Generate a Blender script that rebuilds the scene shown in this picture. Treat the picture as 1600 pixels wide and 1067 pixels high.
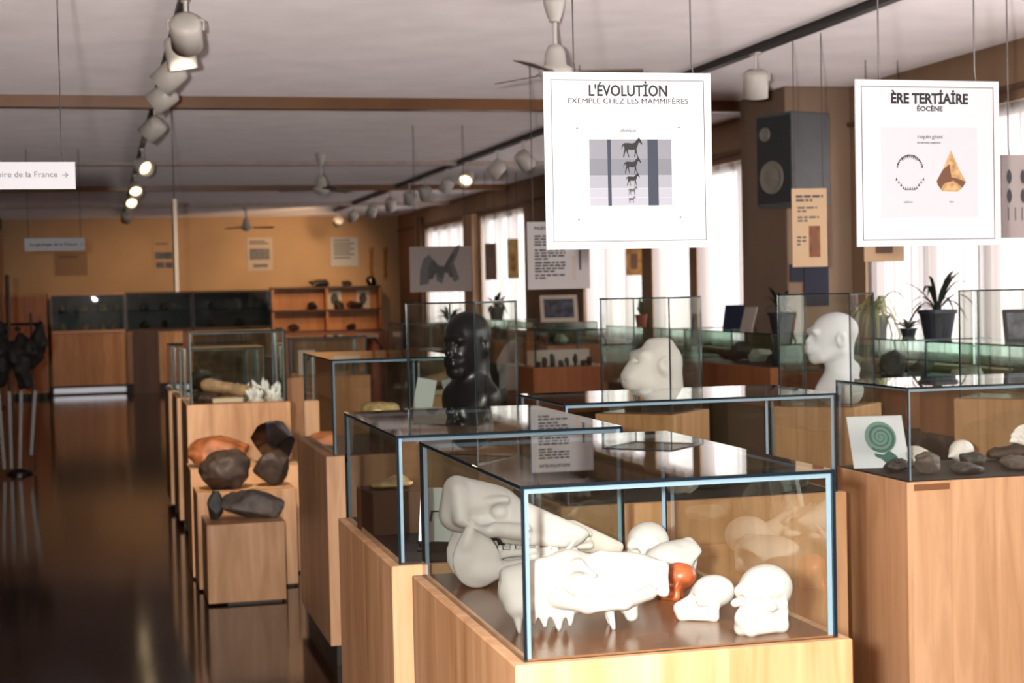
import bpy, bmesh, math, random
import numpy as np
from mathutils import Vector, Matrix

for o in list(bpy.data.objects):
    bpy.data.objects.remove(o, do_unlink=True)
S = bpy.context.scene
C = S.collection
R = math.radians
random.seed(7)

# ------------------------------------------------------------------ camera
cam_d = bpy.data.cameras.new('camera')
cam = bpy.data.objects.new('camera', cam_d)
C.objects.link(cam)
cam.matrix_world = Matrix(((0.96862, 0.0284, -0.24691, 0.0),
                           (-0.24761, 0.02438, -0.96855, 0.0),
                           (-0.02148, 0.9993, 0.03064, 1.6),
                           (0, 0, 0, 1)))
cam_d.sensor_width = 36.0
cam_d.lens = 2523.0 / 1600.0 * 36.0
cam_d.clip_start = 0.05
cam_d.clip_end = 200
cam_d.dof.use_dof = True
cam_d.dof.focus_distance = 4.0
cam_d.dof.aperture_fstop = 6.3
S.camera = cam

# ------------------------------------------------------------------ world, flash, exposure
w = bpy.data.worlds.new('world')
S.world = w
w.use_nodes = True
w.node_tree.nodes['Background'].inputs[0].default_value = (0.8, 0.86, 1.0, 1)
w.node_tree.nodes['Background'].inputs[1].default_value = 0.6
S.view_settings.view_transform = 'Standard'
S.view_settings.look = 'None'
S.view_settings.gamma = 1.0
S.view_settings.exposure = 0.3
S.view_settings.use_curve_mapping = False
try:
    S.cycles.transparent_max_bounces = 64
    S.cycles.max_bounces = 9
    S.cycles.glossy_bounces = 5
    S.cycles.diffuse_bounces = 4
    S.cycles.sample_clamp_indirect = 4.0
    S.cycles.caustics_reflective = False
    S.cycles.caustics_refractive = False
except Exception:
    pass

fl = bpy.data.lights.new('camera_flash', 'POINT')
fl.energy = 1080
fl.color = (1.0, 0.95, 0.9)
fl.shadow_soft_size = 0.035
flo = bpy.data.objects.new('camera_flash', fl)
flo.location = (-0.16, -0.04, 1.66)
C.objects.link(flo)


# ------------------------------------------------------------------ materials
MAT = {}
def nodes(name):
    m = bpy.data.materials.new(name)
    m.use_nodes = True
    nt = m.node_tree
    return m, nt, nt.nodes['Principled BSDF']

def plain(name, col, rough=0.6, metal=0.0, noise=0.0, nscale=8.0, spec=0.5, bump=0.0, bscale=60.0, emit=0.0):
    m, nt, b = nodes(name)
    b.inputs['Roughness'].default_value = rough
    b.inputs['Metallic'].default_value = metal
    b.inputs['Specular IOR Level'].default_value = spec
    b.inputs['Base Color'].default_value = (*col, 1)
    tc = nt.nodes.new('ShaderNodeTexCoord')
    if noise > 0:
        n = nt.nodes.new('ShaderNodeTexNoise')
        n.inputs['Scale'].default_value = nscale
        n.inputs['Detail'].default_value = 5
        nt.links.new(tc.outputs['Object'], n.inputs['Vector'])
        r = nt.nodes.new('ShaderNodeMapRange')
        r.inputs[1].default_value = 0.3; r.inputs[2].default_value = 0.7
        r.inputs[3].default_value = 1 - noise; r.inputs[4].default_value = 1 + noise
        nt.links.new(n.outputs['Fac'], r.inputs[0])
        mx = nt.nodes.new('ShaderNodeVectorMath'); mx.operation = 'SCALE'
        mx.inputs[0].default_value = col
        nt.links.new(r.outputs[0], mx.inputs['Scale'])
        nt.links.new(mx.outputs[0], b.inputs['Base Color'])
    if bump > 0:
        n2 = nt.nodes.new('ShaderNodeTexNoise')
        n2.inputs['Scale'].default_value = bscale
        n2.inputs['Detail'].default_value = 4
        nt.links.new(tc.outputs['Object'], n2.inputs['Vector'])
        bp = nt.nodes.new('ShaderNodeBump')
        bp.inputs['Strength'].default_value = bump
        bp.inputs['Distance'].default_value = 0.01
        nt.links.new(n2.outputs['Fac'], bp.inputs['Height'])
        nt.links.new(bp.outputs[0], b.inputs['Normal'])
    if emit > 0:
        b.inputs['Emission Color'].default_value = (*col, 1)
        b.inputs['Emission Strength'].default_value = emit
    MAT[name] = m
    return m

def wood(name, c1, c2, rough=0.42, stave=7.0, grain=1.0):
    """veneer: vertical staves with a streaky figure running up z"""
    m, nt, b = nodes(name)
    L = nt.links.new
    tc = nt.nodes.new('ShaderNodeTexCoord')
    sep = nt.nodes.new('ShaderNodeSeparateXYZ'); L(tc.outputs['Object'], sep.inputs[0])
    ad = nt.nodes.new('ShaderNodeMath'); ad.operation = 'ADD'
    L(sep.outputs['X'], ad.inputs[0]); L(sep.outputs['Y'], ad.inputs[1])
    mu = nt.nodes.new('ShaderNodeMath'); mu.operation = 'MULTIPLY'; mu.inputs[1].default_value = stave
    L(ad.outputs[0], mu.inputs[0])
    fl_ = nt.nodes.new('ShaderNodeMath'); fl_.operation = 'FLOOR'; L(mu.outputs[0], fl_.inputs[0])
    wn = nt.nodes.new('ShaderNodeTexWhiteNoise'); wn.noise_dimensions = '1D'; L(fl_.outputs[0], wn.inputs['W'])
    mp = nt.nodes.new('ShaderNodeMapping'); mp.inputs['Scale'].default_value = (16, 16, 1.6)
    L(tc.outputs['Object'], mp.inputs[0])
    n = nt.nodes.new('ShaderNodeTexNoise'); n.inputs['Scale'].default_value = 1.0; n.inputs['Detail'].default_value = 7
    n.inputs['Distortion'].default_value = 0.8
    L(mp.outputs[0], n.inputs['Vector'])
    a2 = nt.nodes.new('ShaderNodeMath'); a2.operation = 'MULTIPLY_ADD'
    L(wn.outputs['Value'], a2.inputs[0]); a2.inputs[1].default_value = 0.40; L(n.outputs['Fac'], a2.inputs[2])
    cr = nt.nodes.new('ShaderNodeValToRGB')
    cr.color_ramp.elements[0].position = 0.35; cr.color_ramp.elements[0].color = (*c2, 1)
    cr.color_ramp.elements[1].position = 0.95; cr.color_ramp.elements[1].color = (*c1, 1)
    L(a2.outputs[0], cr.inputs[0])
    L(cr.outputs[0], b.inputs['Base Color'])
    b.inputs['Roughness'].default_value = rough
    b.inputs['Specular IOR Level'].default_value = 0.4
    MAT[name] = m
    return m

def glass(name, tint, r0=0.032, rough=0.0):
    m = bpy.data.materials.new(name); m.use_nodes = True
    nt = m.node_tree; nt.nodes.clear(); L = nt.links.new
    out = nt.nodes.new('ShaderNodeOutputMaterial')
    tr = nt.nodes.new('ShaderNodeBsdfTransparent'); tr.inputs[0].default_value = (*tint, 1)
    gl = nt.nodes.new('ShaderNodeBsdfGlossy'); gl.inputs['Roughness'].default_value = rough
    gl.inputs['Color'].default_value = (0.97, 1.0, 0.99, 1)
    ge = nt.nodes.new('ShaderNodeNewGeometry')
    dt = nt.nodes.new('ShaderNodeVectorMath'); dt.operation = 'DOT_PRODUCT'
    L(ge.outputs['Incoming'], dt.inputs[0]); L(ge.outputs['Normal'], dt.inputs[1])
    ab = nt.nodes.new('ShaderNodeMath'); ab.operation = 'ABSOLUTE'; L(dt.outputs['Value'], ab.inputs[0])
    su = nt.nodes.new('ShaderNodeMath'); su.operation = 'SUBTRACT'; su.inputs[0].default_value = 1; L(ab.outputs[0], su.inputs[1])
    pw = nt.nodes.new('ShaderNodeMath'); pw.operation = 'POWER'; L(su.outputs[0], pw.inputs[0]); pw.inputs[1].default_value = 5
    m0 = nt.nodes.new('ShaderNodeMath'); m0.operation = 'MULTIPLY_ADD'
    L(pw.outputs[0], m0.inputs[0]); m0.inputs[1].default_value = 1 - r0; m0.inputs[2].default_value = r0
    # both faces of the sheet together: 2r / (1 + r)
    p1 = nt.nodes.new('ShaderNodeMath'); p1.operation = 'ADD'; L(m0.outputs[0], p1.inputs[0]); p1.inputs[1].default_value = 1
    p2 = nt.nodes.new('ShaderNodeMath'); p2.operation = 'MULTIPLY'; L(m0.outputs[0], p2.inputs[0]); p2.inputs[1].default_value = 2
    ma = nt.nodes.new('ShaderNodeMath'); ma.operation = 'DIVIDE'; L(p2.outputs[0], ma.inputs[0]); L(p1.outputs[0], ma.inputs[1])
    mx = nt.nodes.new('ShaderNodeMixShader')
    L(ma.outputs[0], mx.inputs[0]); L(tr.outputs[0], mx.inputs[1]); L(gl.outputs[0], mx.inputs[2])
    L(mx.outputs[0], out.inputs['Surface'])
    MAT[name] = m
    return m

def clear(name, tint):
    m = bpy.data.materials.new(name); m.use_nodes = True
    nt = m.node_tree; nt.nodes.clear()
    out = nt.nodes.new('ShaderNodeOutputMaterial')
    tr = nt.nodes.new('ShaderNodeBsdfTransparent'); tr.inputs[0].default_value = (*tint, 1)
    nt.links.new(tr.outputs[0], out.inputs['Surface'])
    MAT[name] = m

def emis(name, col, strength):
    m = bpy.data.materials.new(name); m.use_nodes = True
    nt = m.node_tree; nt.nodes.clear()
    out = nt.nodes.new('ShaderNodeOutputMaterial')
    e = nt.nodes.new('ShaderNodeEmission'); e.inputs[0].default_value = (*col, 1); e.inputs[1].default_value = strength
    nt.links.new(e.outputs[0], out.inputs['Surface'])
    MAT[name] = m

def sheer(name, col, see):
    m = bpy.data.materials.new(name); m.use_nodes = True
    nt = m.node_tree; nt.nodes.clear(); L = nt.links.new
    out = nt.nodes.new('ShaderNodeOutputMaterial')
    tr = nt.nodes.new('ShaderNodeBsdfTransparent')
    tl = nt.nodes.new('ShaderNodeBsdfTranslucent'); tl.inputs[0].default_value = (*col, 1)
    df = nt.nodes.new('ShaderNodeBsdfDiffuse'); df.inputs[0].default_value = (*col, 1)
    m1 = nt.nodes.new('ShaderNodeMixShader'); m1.inputs[0].default_value = 0.3
    L(tl.outputs[0], m1.inputs[1]); L(df.outputs[0], m1.inputs[2])
    m2 = nt.nodes.new('ShaderNodeMixShader'); m2.inputs[0].default_value = 1 - see
    L(tr.outputs[0], m2.inputs[1]); L(m1.outputs[0], m2.inputs[2])
    L(m2.outputs[0], out.inputs['Surface'])
    MAT[name] = m

wood('birch', (0.715, 0.43, 0.24), (0.39, 0.195, 0.08))
wood('birch_warm', (0.62, 0.33, 0.15), (0.40, 0.18, 0.07))
wood('red_wood', (0.45, 0.17, 0.07), (0.30, 0.10, 0.04))
wood('dark_wood', (0.10, 0.045, 0.02), (0.05, 0.022, 0.01))
wood('shelf_wood', (0.60, 0.26, 0.09), (0.42, 0.16, 0.05))
plain('case_floor', (0.23, 0.11, 0.055), 0.2, noise=0.2, nscale=5)
plain('glint_metal', (0.45, 0.47, 0.53), 0.3, metal=0.8)
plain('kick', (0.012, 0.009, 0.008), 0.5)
plain('floor_lino', (0.036, 0.017, 0.011), 0.11, noise=0.25, nscale=2.5, spec=0.6, bump=0.03, bscale=9)
plain('ceiling_paint', (0.86, 0.79, 0.80), 0.95, noise=0.05, nscale=3, spec=0.1)
MAT['ceiling_paint'].node_tree.nodes['Principled BSDF'].inputs['Diffuse Roughness'].default_value = 1.0
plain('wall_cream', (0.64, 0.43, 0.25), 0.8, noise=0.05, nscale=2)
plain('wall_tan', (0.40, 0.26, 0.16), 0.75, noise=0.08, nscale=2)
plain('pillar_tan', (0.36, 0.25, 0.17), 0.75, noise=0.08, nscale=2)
plain('beam_brown', (0.26, 0.115, 0.045), 0.3, noise=0.25, nscale=1.6, spec=0.6)
plain('beam_pale', (0.62, 0.52, 0.46), 0.6, noise=0.1)
plain('track_black', (0.02, 0.017, 0.016), 0.5)
plain('spot_white', (0.74, 0.70, 0.64), 0.4)
plain('spot_inside', (0.03, 0.028, 0.025), 0.5)
emis('lamp_lit', (1.0, 0.74, 0.42), 3)
plain('lamp_off', (0.35, 0.33, 0.3), 0.15, spec=0.8)
plain('fan_white', (0.72, 0.69, 0.64), 0.45)
plain('fan_blade', (0.24, 0.19, 0.15), 0.5)
plain('paper', (0.64, 0.665, 0.71), 0.75)
plain('paper_grey', (0.60, 0.56, 0.55), 0.75)
plain('paper_dim', (0.34, 0.29, 0.28), 0.75)
plain('paper_inner', (0.57, 0.60, 0.655), 0.75)
plain('paper_cream', (0.72, 0.50, 0.30), 0.7)
plain('ink', (0.012, 0.013, 0.016), 0.6)
plain('ink_soft', (0.10, 0.095, 0.10), 0.6)
plain('print_grey_a', (0.18, 0.195, 0.23), 0.7)
plain('print_grey_b', (0.23, 0.24, 0.275), 0.7)
plain('print_grey_d', (0.38, 0.40, 0.46), 0.7)
plain('print_grey_c', (0.31, 0.33, 0.38), 0.7)
plain('print_dark', (0.035, 0.045, 0.07), 0.7)
plain('tooth_tan', (0.50, 0.30, 0.13), 0.6, noise=0.5, nscale=40)
plain('tooth_dark', (0.14, 0.06, 0.03), 0.6)
plain('wire', (0.10, 0.09, 0.09), 0.4, metal=0.5)
plain('bone', (0.60, 0.585, 0.565), 0.55, noise=0.04, nscale=12, bump=0.08, bscale=35)
plain('bone_grey', (0.62, 0.58, 0.52), 0.6, noise=0.15, nscale=14, bump=0.1)
plain('bone_red', (0.48, 0.11, 0.035), 0.35, noise=0.5, nscale=28)
plain('bone_hole', (0.12, 0.10, 0.09), 0.8)
plain('plaster', (0.80, 0.76, 0.72), 0.6, noise=0.03, bump=0.06, bscale=30)
plain('plaster_cool', (0.78, 0.79, 0.82), 0.6, noise=0.03, bump=0.06, bscale=30)
plain('bronze_black', (0.004, 0.005, 0.007), 0.3, spec=0.4, bump=0.1, bscale=25)
plain('rock_orange', (0.27, 0.085, 0.025), 0.6, noise=0.55, nscale=14, bump=0.4, bscale=30)
plain('rock_black', (0.012, 0.006, 0.005), 0.22, noise=0.5, nscale=10, bump=0.3, bscale=20, spec=0.7)
plain('rock_brown', (0.040, 0.025, 0.017), 0.6, noise=0.6, nscale=14, bump=0.4, bscale=30)
plain('rock_grey', (0.105, 0.085, 0.072), 0.6, noise=0.5, nscale=14, bump=0.4, bscale=30)
plain('rock_slate', (0.045, 0.045, 0.042), 0.55, noise=0.5, nscale=16, bump=0.4, bscale=40)
plain('rock_pale', (0.52, 0.48, 0.42), 0.6, noise=0.3, nscale=16, bump=0.3, bscale=40)
plain('fossil_wood', (0.38, 0.25, 0.14), 0.6, noise=0.4, nscale=20, bump=0.4, bscale=30)
plain('crystal', (0.9, 0.95, 0.97), 0.12, spec=0.9)
plain('gold_fossil', (0.46, 0.33, 0.13), 0.3, noise=0.5, nscale=30)
plain('shell_white', (0.80, 0.76, 0.70), 0.35, noise=0.12, nscale=20)
plain('shell_pink', (0.70, 0.36, 0.22), 0.35)
plain('leaf_dark', (0.018, 0.03, 0.02), 0.5)
plain('leaf_green', (0.12, 0.20, 0.07), 0.5, noise=0.3)
plain('leaf_pale', (0.42, 0.45, 0.22), 0.5)
plain('pot_dark', (0.018, 0.022, 0.03), 0.5)
plain('pot_grey', (0.25, 0.27, 0.27), 0.5)
plain('pot_red', (0.48, 0.10, 0.05), 0.5)
plain('soil', (0.03, 0.02, 0.014), 0.9)
plain('speaker_cloth', (0.045, 0.048, 0.052), 0.8, noise=0.3, nscale=60)
plain('speaker_box', (0.13, 0.14, 0.145), 0.55, noise=0.1)
plain('speaker_cone', (0.28, 0.26, 0.22), 0.6)
plain('navy', (0.012, 0.018, 0.045), 0.5)
plain('blue_print', (0.10, 0.22, 0.42), 0.5, noise=0.7, nscale=40)
plain('orange_print', (0.62, 0.30, 0.07), 0.6, noise=0.6, nscale=12)
plain('yellow_print', (0.85, 0.55, 0.18), 0.6, noise=0.3, nscale=10)
plain('green_ink', (0.04, 0.14, 0.12), 0.6, noise=0.3, nscale=60)
plain('green_pale', (0.16, 0.30, 0.26), 0.6)
plain('card_white', (0.78, 0.82, 0.86), 0.6)
plain('card_tan', (0.62, 0.50, 0.36), 0.6)
plain('tag_brown', (0.22, 0.09, 0.035), 0.4)
plain('metal_black', (0.012, 0.012, 0.014), 0.3, metal=0.4)
plain('dark_cloth', (0.012, 0.009, 0.010), 0.7, noise=0.4)
plain('grey_plastic', (0.12, 0.11, 0.12), 0.35)
plain('pink_edge', (0.75, 0.42, 0.30), 0.5)
plain('edge_dark', (0.006, 0.012, 0.018), 0.12, spec=0.8)
plain('glint_pale', (0.25, 0.37, 0.48), 0.25, spec=0.6)
plain('glint_dim', (0.07, 0.11, 0.13), 0.3)
glass('glass_green', (0.80, 0.90, 0.85), r0=0.03)
plain('cabinet_black', (0.012, 0.010, 0.012), 0.3)
plain('frame_brown', (0.17, 0.085, 0.045), 0.5)
plain('frame_pale', (0.60, 0.50, 0.40), 0.5)
plain('frame_tan', (0.55, 0.38, 0.25), 0.5)
plain('photo_grey', (0.07, 0.075, 0.10), 0.4, noise=0.8, nscale=14)
plain('box_cream', (0.60, 0.54, 0.46), 0.7)
glass('glass', (0.925, 0.94, 0.92))
glass('glass_dark', (0.5, 0.55, 0.55), r0=0.012)
clear('glass_in', (0.985, 1.0, 0.99))
emis('daylight', (1.0, 0.95, 0.94), 5.4)
sheer('curtain_sheer', (0.28, 0.255, 0.245), 0.09)


# ------------------------------------------------------------------ mesh helpers
class MB:
    def __init__(s):
        s.v = []; s.f = []; s.m = []
    def add(s, verts, faces, mi=0):
        b = len(s.v)
        s.v += [tuple(p) for p in verts]
        for f in faces:
            s.f.append([b + i for i in f]); s.m.append(mi)
        return s
    def box(s, x0, x1, y0, y1, z0, z1, mi=0, fm=None):
        """fm: material per face in the order -z +z -y +x +y -x"""
        v = [(x0,y0,z0),(x1,y0,z0),(x1,y1,z0),(x0,y1,z0),(x0,y0,z1),(x1,y0,z1),(x1,y1,z1),(x0,y1,z1)]
        fs = [(0,3,2,1),(4,5,6,7),(0,1,5,4),(1,2,6,5),(2,3,7,6),(3,0,4,7)]
        b = len(s.v); s.v += v
        for i, f in enumerate(fs):
            s.f.append([b + k for k in f]); s.m.append(fm[i] if fm else mi)
        return s
    def tube(s, pts, rad, n=8, mi=0, cap=True):
        pts = [Vector(p) for p in pts]
        rads = rad if isinstance(rad, (list, tuple)) else [rad] * len(pts)
        b = len(s.v); up = None
        for i, p in enumerate(pts):
            t = (pts[min(i+1, len(pts)-1)] - pts[max(i-1, 0)]).normalized()
            if up is None:
                up = Vector((0,0,1)) if abs(t.z) < 0.9 else Vector((1,0,0))
            a = t.cross(up).normalized(); c = a.cross(t).normalized(); up = c
            for k in range(n):
                g = 2*math.pi*k/n
                s.v.append(tuple(p + (a*math.cos(g) + c*math.sin(g))*rads[i]))
        for i in range(len(pts)-1):
            for k in range(n):
                k2 = (k+1) % n
                s.f.append([b+i*n+k, b+i*n+k2, b+(i+1)*n+k2, b+(i+1)*n+k]); s.m.append(mi)
        if cap:
            s.f.append([b+k for k in range(n)][::-1]); s.m.append(mi)
            e = b+(len(pts)-1)*n
            s.f.append([e+k for k in range(n)]); s.m.append(mi)
        return s
    def lathe(s, prof, n=20, mi=0, c=(0,0,0)):
        b = len(s.v)
        for r_, z in prof:
            for k in range(n):
                g = 2*math.pi*k/n
                s.v.append((c[0]+r_*math.cos(g), c[1]+r_*math.sin(g), c[2]+z))
        for i in range(len(prof)-1):
            for k in range(n):
                k2 = (k+1) % n
                s.f.append([b+i*n+k, b+i*n+k2, b+(i+1)*n+k2, b+(i+1)*n+k]); s.m.append(mi)
        if prof[0][0] > 1e-6:
            s.f.append([b+k for k in range(n)][::-1]); s.m.append(mi)
        if prof[-1][0] > 1e-6:
            e = b+(len(prof)-1)*n
            s.f.append([e+k for k in range(n)]); s.m.append(mi)
        return s
    def poly(s, pts2, y=0.0, th=0.0, mi=0, ox=0, oz=0, sc=1.0):
        """outline in x,z at depth y facing -y; th makes it a slab"""
        p = [(ox+a*sc, oz+c*sc) for a, c in pts2]
        n = len(p); b = len(s.v)
        s.v += [(a, y, c) for a, c in p]
        s.f.append([b+i for i in range(n)]); s.m.append(mi)
        if th:
            s.v += [(a, y+th, c) for a, c in p]
            s.f.append([b+n+i for i in range(n)][::-1]); s.m.append(mi)
            for i in range(n):
                j = (i+1) % n
                s.f.append([b+i, b+n+i, b+n+j, b+j]); s.m.append(mi)
        return s
    def build(s, name, mats, parent=None, smooth=False, loc=None, rot=None, bevel=0.0):
        me = bpy.data.meshes.new(name)
        me.from_pydata(s.v, [], s.f)
        if isinstance(mats, str): mats = [mats]
        for m in mats: me.materials.append(MAT[m])
        for p, i in zip(me.polygons, s.m):
            p.material_index = i; p.use_smooth = smooth
        bm = bmesh.new(); bm.from_mesh(me)
        if bevel > 0:
            bmesh.ops.bevel(bm, geom=list(bm.edges), offset=bevel, segments=1, affect='EDGES', clamp_overlap=True)
        bmesh.ops.recalc_face_normals(bm, faces=bm.faces)
        bm.to_mesh(me); bm.free()
        me.update()
        return link(name, me, parent, loc, rot)

def link(name, me, parent=None, loc=None, rot=None):
    o = bpy.data.objects.new(name, me)
    C.objects.link(o)
    if parent: o.parent = parent
    if loc: o.location = loc
    if rot: o.rotation_euler = rot
    return o

def tag(o, label, cat, group=None, kind=None):
    o['label'] = label; o['category'] = cat
    if group: o['group'] = group
    if kind: o['kind'] = kind
    return o

def thing(name, label, cat, loc=(0,0,0), rz=0.0, group=None):
    o = bpy.data.objects.new(name, None)
    C.objects.link(o); o.empty_display_size = 0.05
    o.location = loc; o.rotation_euler = (0, 0, rz)
    return tag(o, label, cat, group)

def struct(o):
    o['kind'] = 'structure'
    return o

def text_mesh(txt, size, bold=0.0, align='CENTER', depth=0.0004):
    cu = bpy.data.curves.new('txt', 'FONT')
    cu.body = txt; cu.size = size; cu.align_x = align; cu.offset = bold; cu.extrude = depth
    cu.resolution_u = 3
    ob = bpy.data.objects.new('txt', cu)
    me = bpy.data.meshes.new_from_object(ob)
    bpy.data.objects.remove(ob); bpy.data.curves.remove(cu)
    return me

def put_text(name, txt, size, x, y, z, mat, parent, bold=0.0, align='CENTER', width=None):
    me = text_mesh(txt, size, bold, align)
    me.materials.clear(); me.materials.append(MAT[mat])
    o = link(name, me, parent, (x, y, z), (R(90), 0, 0))
    if width and len(me.vertices):
        xs = [v.co.x for v in me.vertices]
        o.scale.x = width / max(1e-6, (max(xs)-min(xs)))
    return o


# ------------------------------------------------------------------ implicit surfaces (bones, busts, stones)
def _ell(P, c, r):
    q = (P - np.array(c)) / np.array(r)
    k0 = np.linalg.norm(q, axis=-1); k1 = np.linalg.norm(q / np.array(r), axis=-1) + 1e-9
    return k0 * (k0 - 1) / k1

def _cone(P, a, b, ra, rb):
    a = np.array(a, float); b = np.array(b, float); d = b - a
    t = np.clip(((P - a) @ d) / (d @ d + 1e-12), 0, 1)
    return np.linalg.norm(P - a - t[..., None] * d, axis=-1) - (ra + (rb - ra) * t)

def _box(P, c, h, rd):
    q = np.abs(P - np.array(c)) - (np.array(h) - rd)
    return np.linalg.norm(np.maximum(q, 0), axis=-1) + np.minimum(q.max(-1), 0) - rd

def _smin(a, b, k):
    h = np.clip(0.5 + 0.5 * (b - a) / k, 0, 1)
    return b * (1 - h) + a * h - k * h * (1 - h)

def fieldval(prims, P):
    d = None
    for pr in prims:
        op, k = pr[0], pr[-1]
        mirror = 'm' in op; sub = '-' in op; kind = op.replace('m', '').replace('-', '')
        def ev(Q):
            if kind == 'e': return _ell(Q, pr[1], pr[2])
            if kind == 'c': return _cone(Q, pr[1], pr[2], pr[3], pr[4])
            if kind == 'b': return _box(Q, pr[1], pr[2], pr[3])
            if kind == 'z': return pr[1] - Q[..., 2]
        v = ev(P)
        if mirror: v = np.minimum(v, ev(P * np.array([1, -1, 1])))
        if d is None: d = v
        elif sub: d = -_smin(-d, v, k)
        else: d = _smin(d, v, k)
    return d

def nets(fun, lo, hi, h):
    lo = np.array(lo, float); hi = np.array(hi, float)
    n = np.maximum(3, np.ceil((hi - lo) / h).astype(int) + 1)
    ax = [lo[i] + h * np.arange(n[i]) for i in range(3)]
    P = np.stack(np.meshgrid(*ax, indexing='ij'), -1)
    V = fun(P)
    V = np.where(np.abs(V) < 1e-9, 1e-9, V); Sg = V < 0
    nx, ny, nz = V.shape
    cnt = np.zeros((nx-1, ny-1, nz-1)); acc = np.zeros((nx-1, ny-1, nz-1, 3))
    cor = [(i, j, k) for i in (0, 1) for j in (0, 1) for k in (0, 1)]
    sl = lambda c: (slice(c[0], nx-1+c[0]), slice(c[1], ny-1+c[1]), slice(c[2], nz-1+c[2]))
    for a in cor:
        for ax_ in range(3):
            if a[ax_] == 1: continue
            b = list(a); b[ax_] = 1; b = tuple(b)
            va, vb = V[sl(a)], V[sl(b)]
            cr = (va < 0) != (vb < 0)
            t = np.where(cr, va / np.where(cr, va - vb, 1), 0)
            off = np.zeros(va.shape + (3,)) + np.array(a, float)
            off[..., ax_] = t
            acc += off * cr[..., None]; cnt += cr
    act = cnt > 0
    idx = -np.ones(act.shape, int); idx[act] = np.arange(act.sum())
    base = np.stack(np.nonzero(act), -1)
    verts = lo + h * (base + acc[act] / cnt[act][:, None])
    quads = []
    for ax_ in range(3):
        o1, o2 = (ax_ + 1) % 3, (ax_ + 2) % 3
        s0 = [slice(None)] * 3; s1 = [slice(None)] * 3
        s0[ax_] = slice(0, -1); s1[ax_] = slice(1, None)
        A, B = Sg[tuple(s0)], Sg[tuple(s1)]
        e = np.stack(np.nonzero(A != B), -1)
        e = e[(e[:, o1] > 0) & (e[:, o2] > 0) & (e[:, o1] < Sg.shape[o1]-1) & (e[:, o2] < Sg.shape[o2]-1)]
        if not len(e): continue
        def cid(d1, d2):
            q = e.copy(); q[:, o1] -= d1; q[:, o2] -= d2
            return idx[q[:, 0], q[:, 1], q[:, 2]]
        q = np.stack([cid(1, 1), cid(0, 1), cid(0, 0), cid(1, 0)], -1)
        flip = ~A[e[:, 0], e[:, 1], e[:, 2]]
        q[flip] = q[flip][:, ::-1]
        quads.append(q)
    return verts, np.concatenate(quads)

def wob(P, amp, fr, seed):
    r = np.random.RandomState(seed)
    d = 0
    for o in range(4):
        for _ in range(3):
            k = r.normal(size=3); k *= fr * (1.9 ** o) / np.linalg.norm(k)
            d = d + np.sin(P @ k + r.uniform(0, 6.28)) * (0.55 ** o)
    return amp * d / 3

def implicit(name, prims, lo, hi, h, mat, parent=None, loc=None, rot=None, amp=0.0, fr=30.0, seed=1, smooth=True):
    v, q = nets(lambda P: fieldval(prims, P) + (wob(P, amp, fr, seed) if amp else 0), lo, hi, h)
    me = bpy.data.meshes.new(name)
    me.from_pydata(v.tolist(), [], q.tolist()); me.validate()
    me.materials.append(MAT[mat])
    for p in me.polygons: p.use_smooth = smooth
    me.update()
    return link(name, me, parent, loc, rot)

def rock(name, label, mat, size, loc, rz=0.0, seed=1, flat=True, group=None, rough=0.22, facet=False, cat='rock'):
    """stone: noisy ellipsoid with flattened sides, cut flat below"""
    sx, sy, sz = size[0]/2, size[1]/2, size[2]
    rr = np.random.RandomState(seed)
    prims = [('e', (0, 0, sz*0.42), (sx, sy, sz*0.58), 0.001)]
    for _ in range(3):
        prims.append(('e', tuple(rr.uniform(-0.35, 0.35, 3)*[sx*1.4, sy*1.2, sz*0.5]+[0, 0, sz*0.42]), (sx*0.6, sy*0.7, sz*0.5), sz*0.15))
    m = min(sx, sy, sz)
    planes = [c/np.linalg.norm(c) for c in rr.normal(size=(10, 3))]; lev = rr.uniform(.60, .98, 10)
    if facet:
        cuts = [(rr.normal(size=3)) for _ in range(11)]
        cuts = [c/np.linalg.norm(c) for c in cuts]
        def f(P):
            d = np.maximum(_box(P, (0, 0, sz/2), (sx, sy, sz/2), 0.004), -P[..., 2])
            for c in cuts:
                d = np.maximum(d, (P - np.array([0, 0, sz*0.5])) @ c - m*0.80 - 0.25*m*abs(c[0]))
            return d
    else:
        def f(P):
            d = fieldval(prims, P) + wob(P, m*rough, 2.2/m, seed) + wob(P, m*.07, 9/m, seed+50)
            Q = (P - np.array([0, 0, sz*0.45])) / np.array([sx, sy, sz*0.6])
            for c, u in zip(planes, lev):
                d = -_smin(-d, -((Q @ c) - u) * m, m*0.06)
            return np.maximum(d, -P[..., 2])
    v, q = nets(f, (-sx*1.35, -sy*1.35, -0.02), (sx*1.35, sy*1.35, sz*1.35), max(sx, sy, sz)/20)
    me = bpy.data.meshes.new(name)
    me.from_pydata(v.tolist(), [], q.tolist()); me.validate()
    me.materials.append(MAT[mat])
    for p in me.polygons: p.use_smooth = not facet
    me.update()
    o = link(name, me, None, loc, (0, 0, rz))
    return tag(o, label, cat, group)

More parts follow.
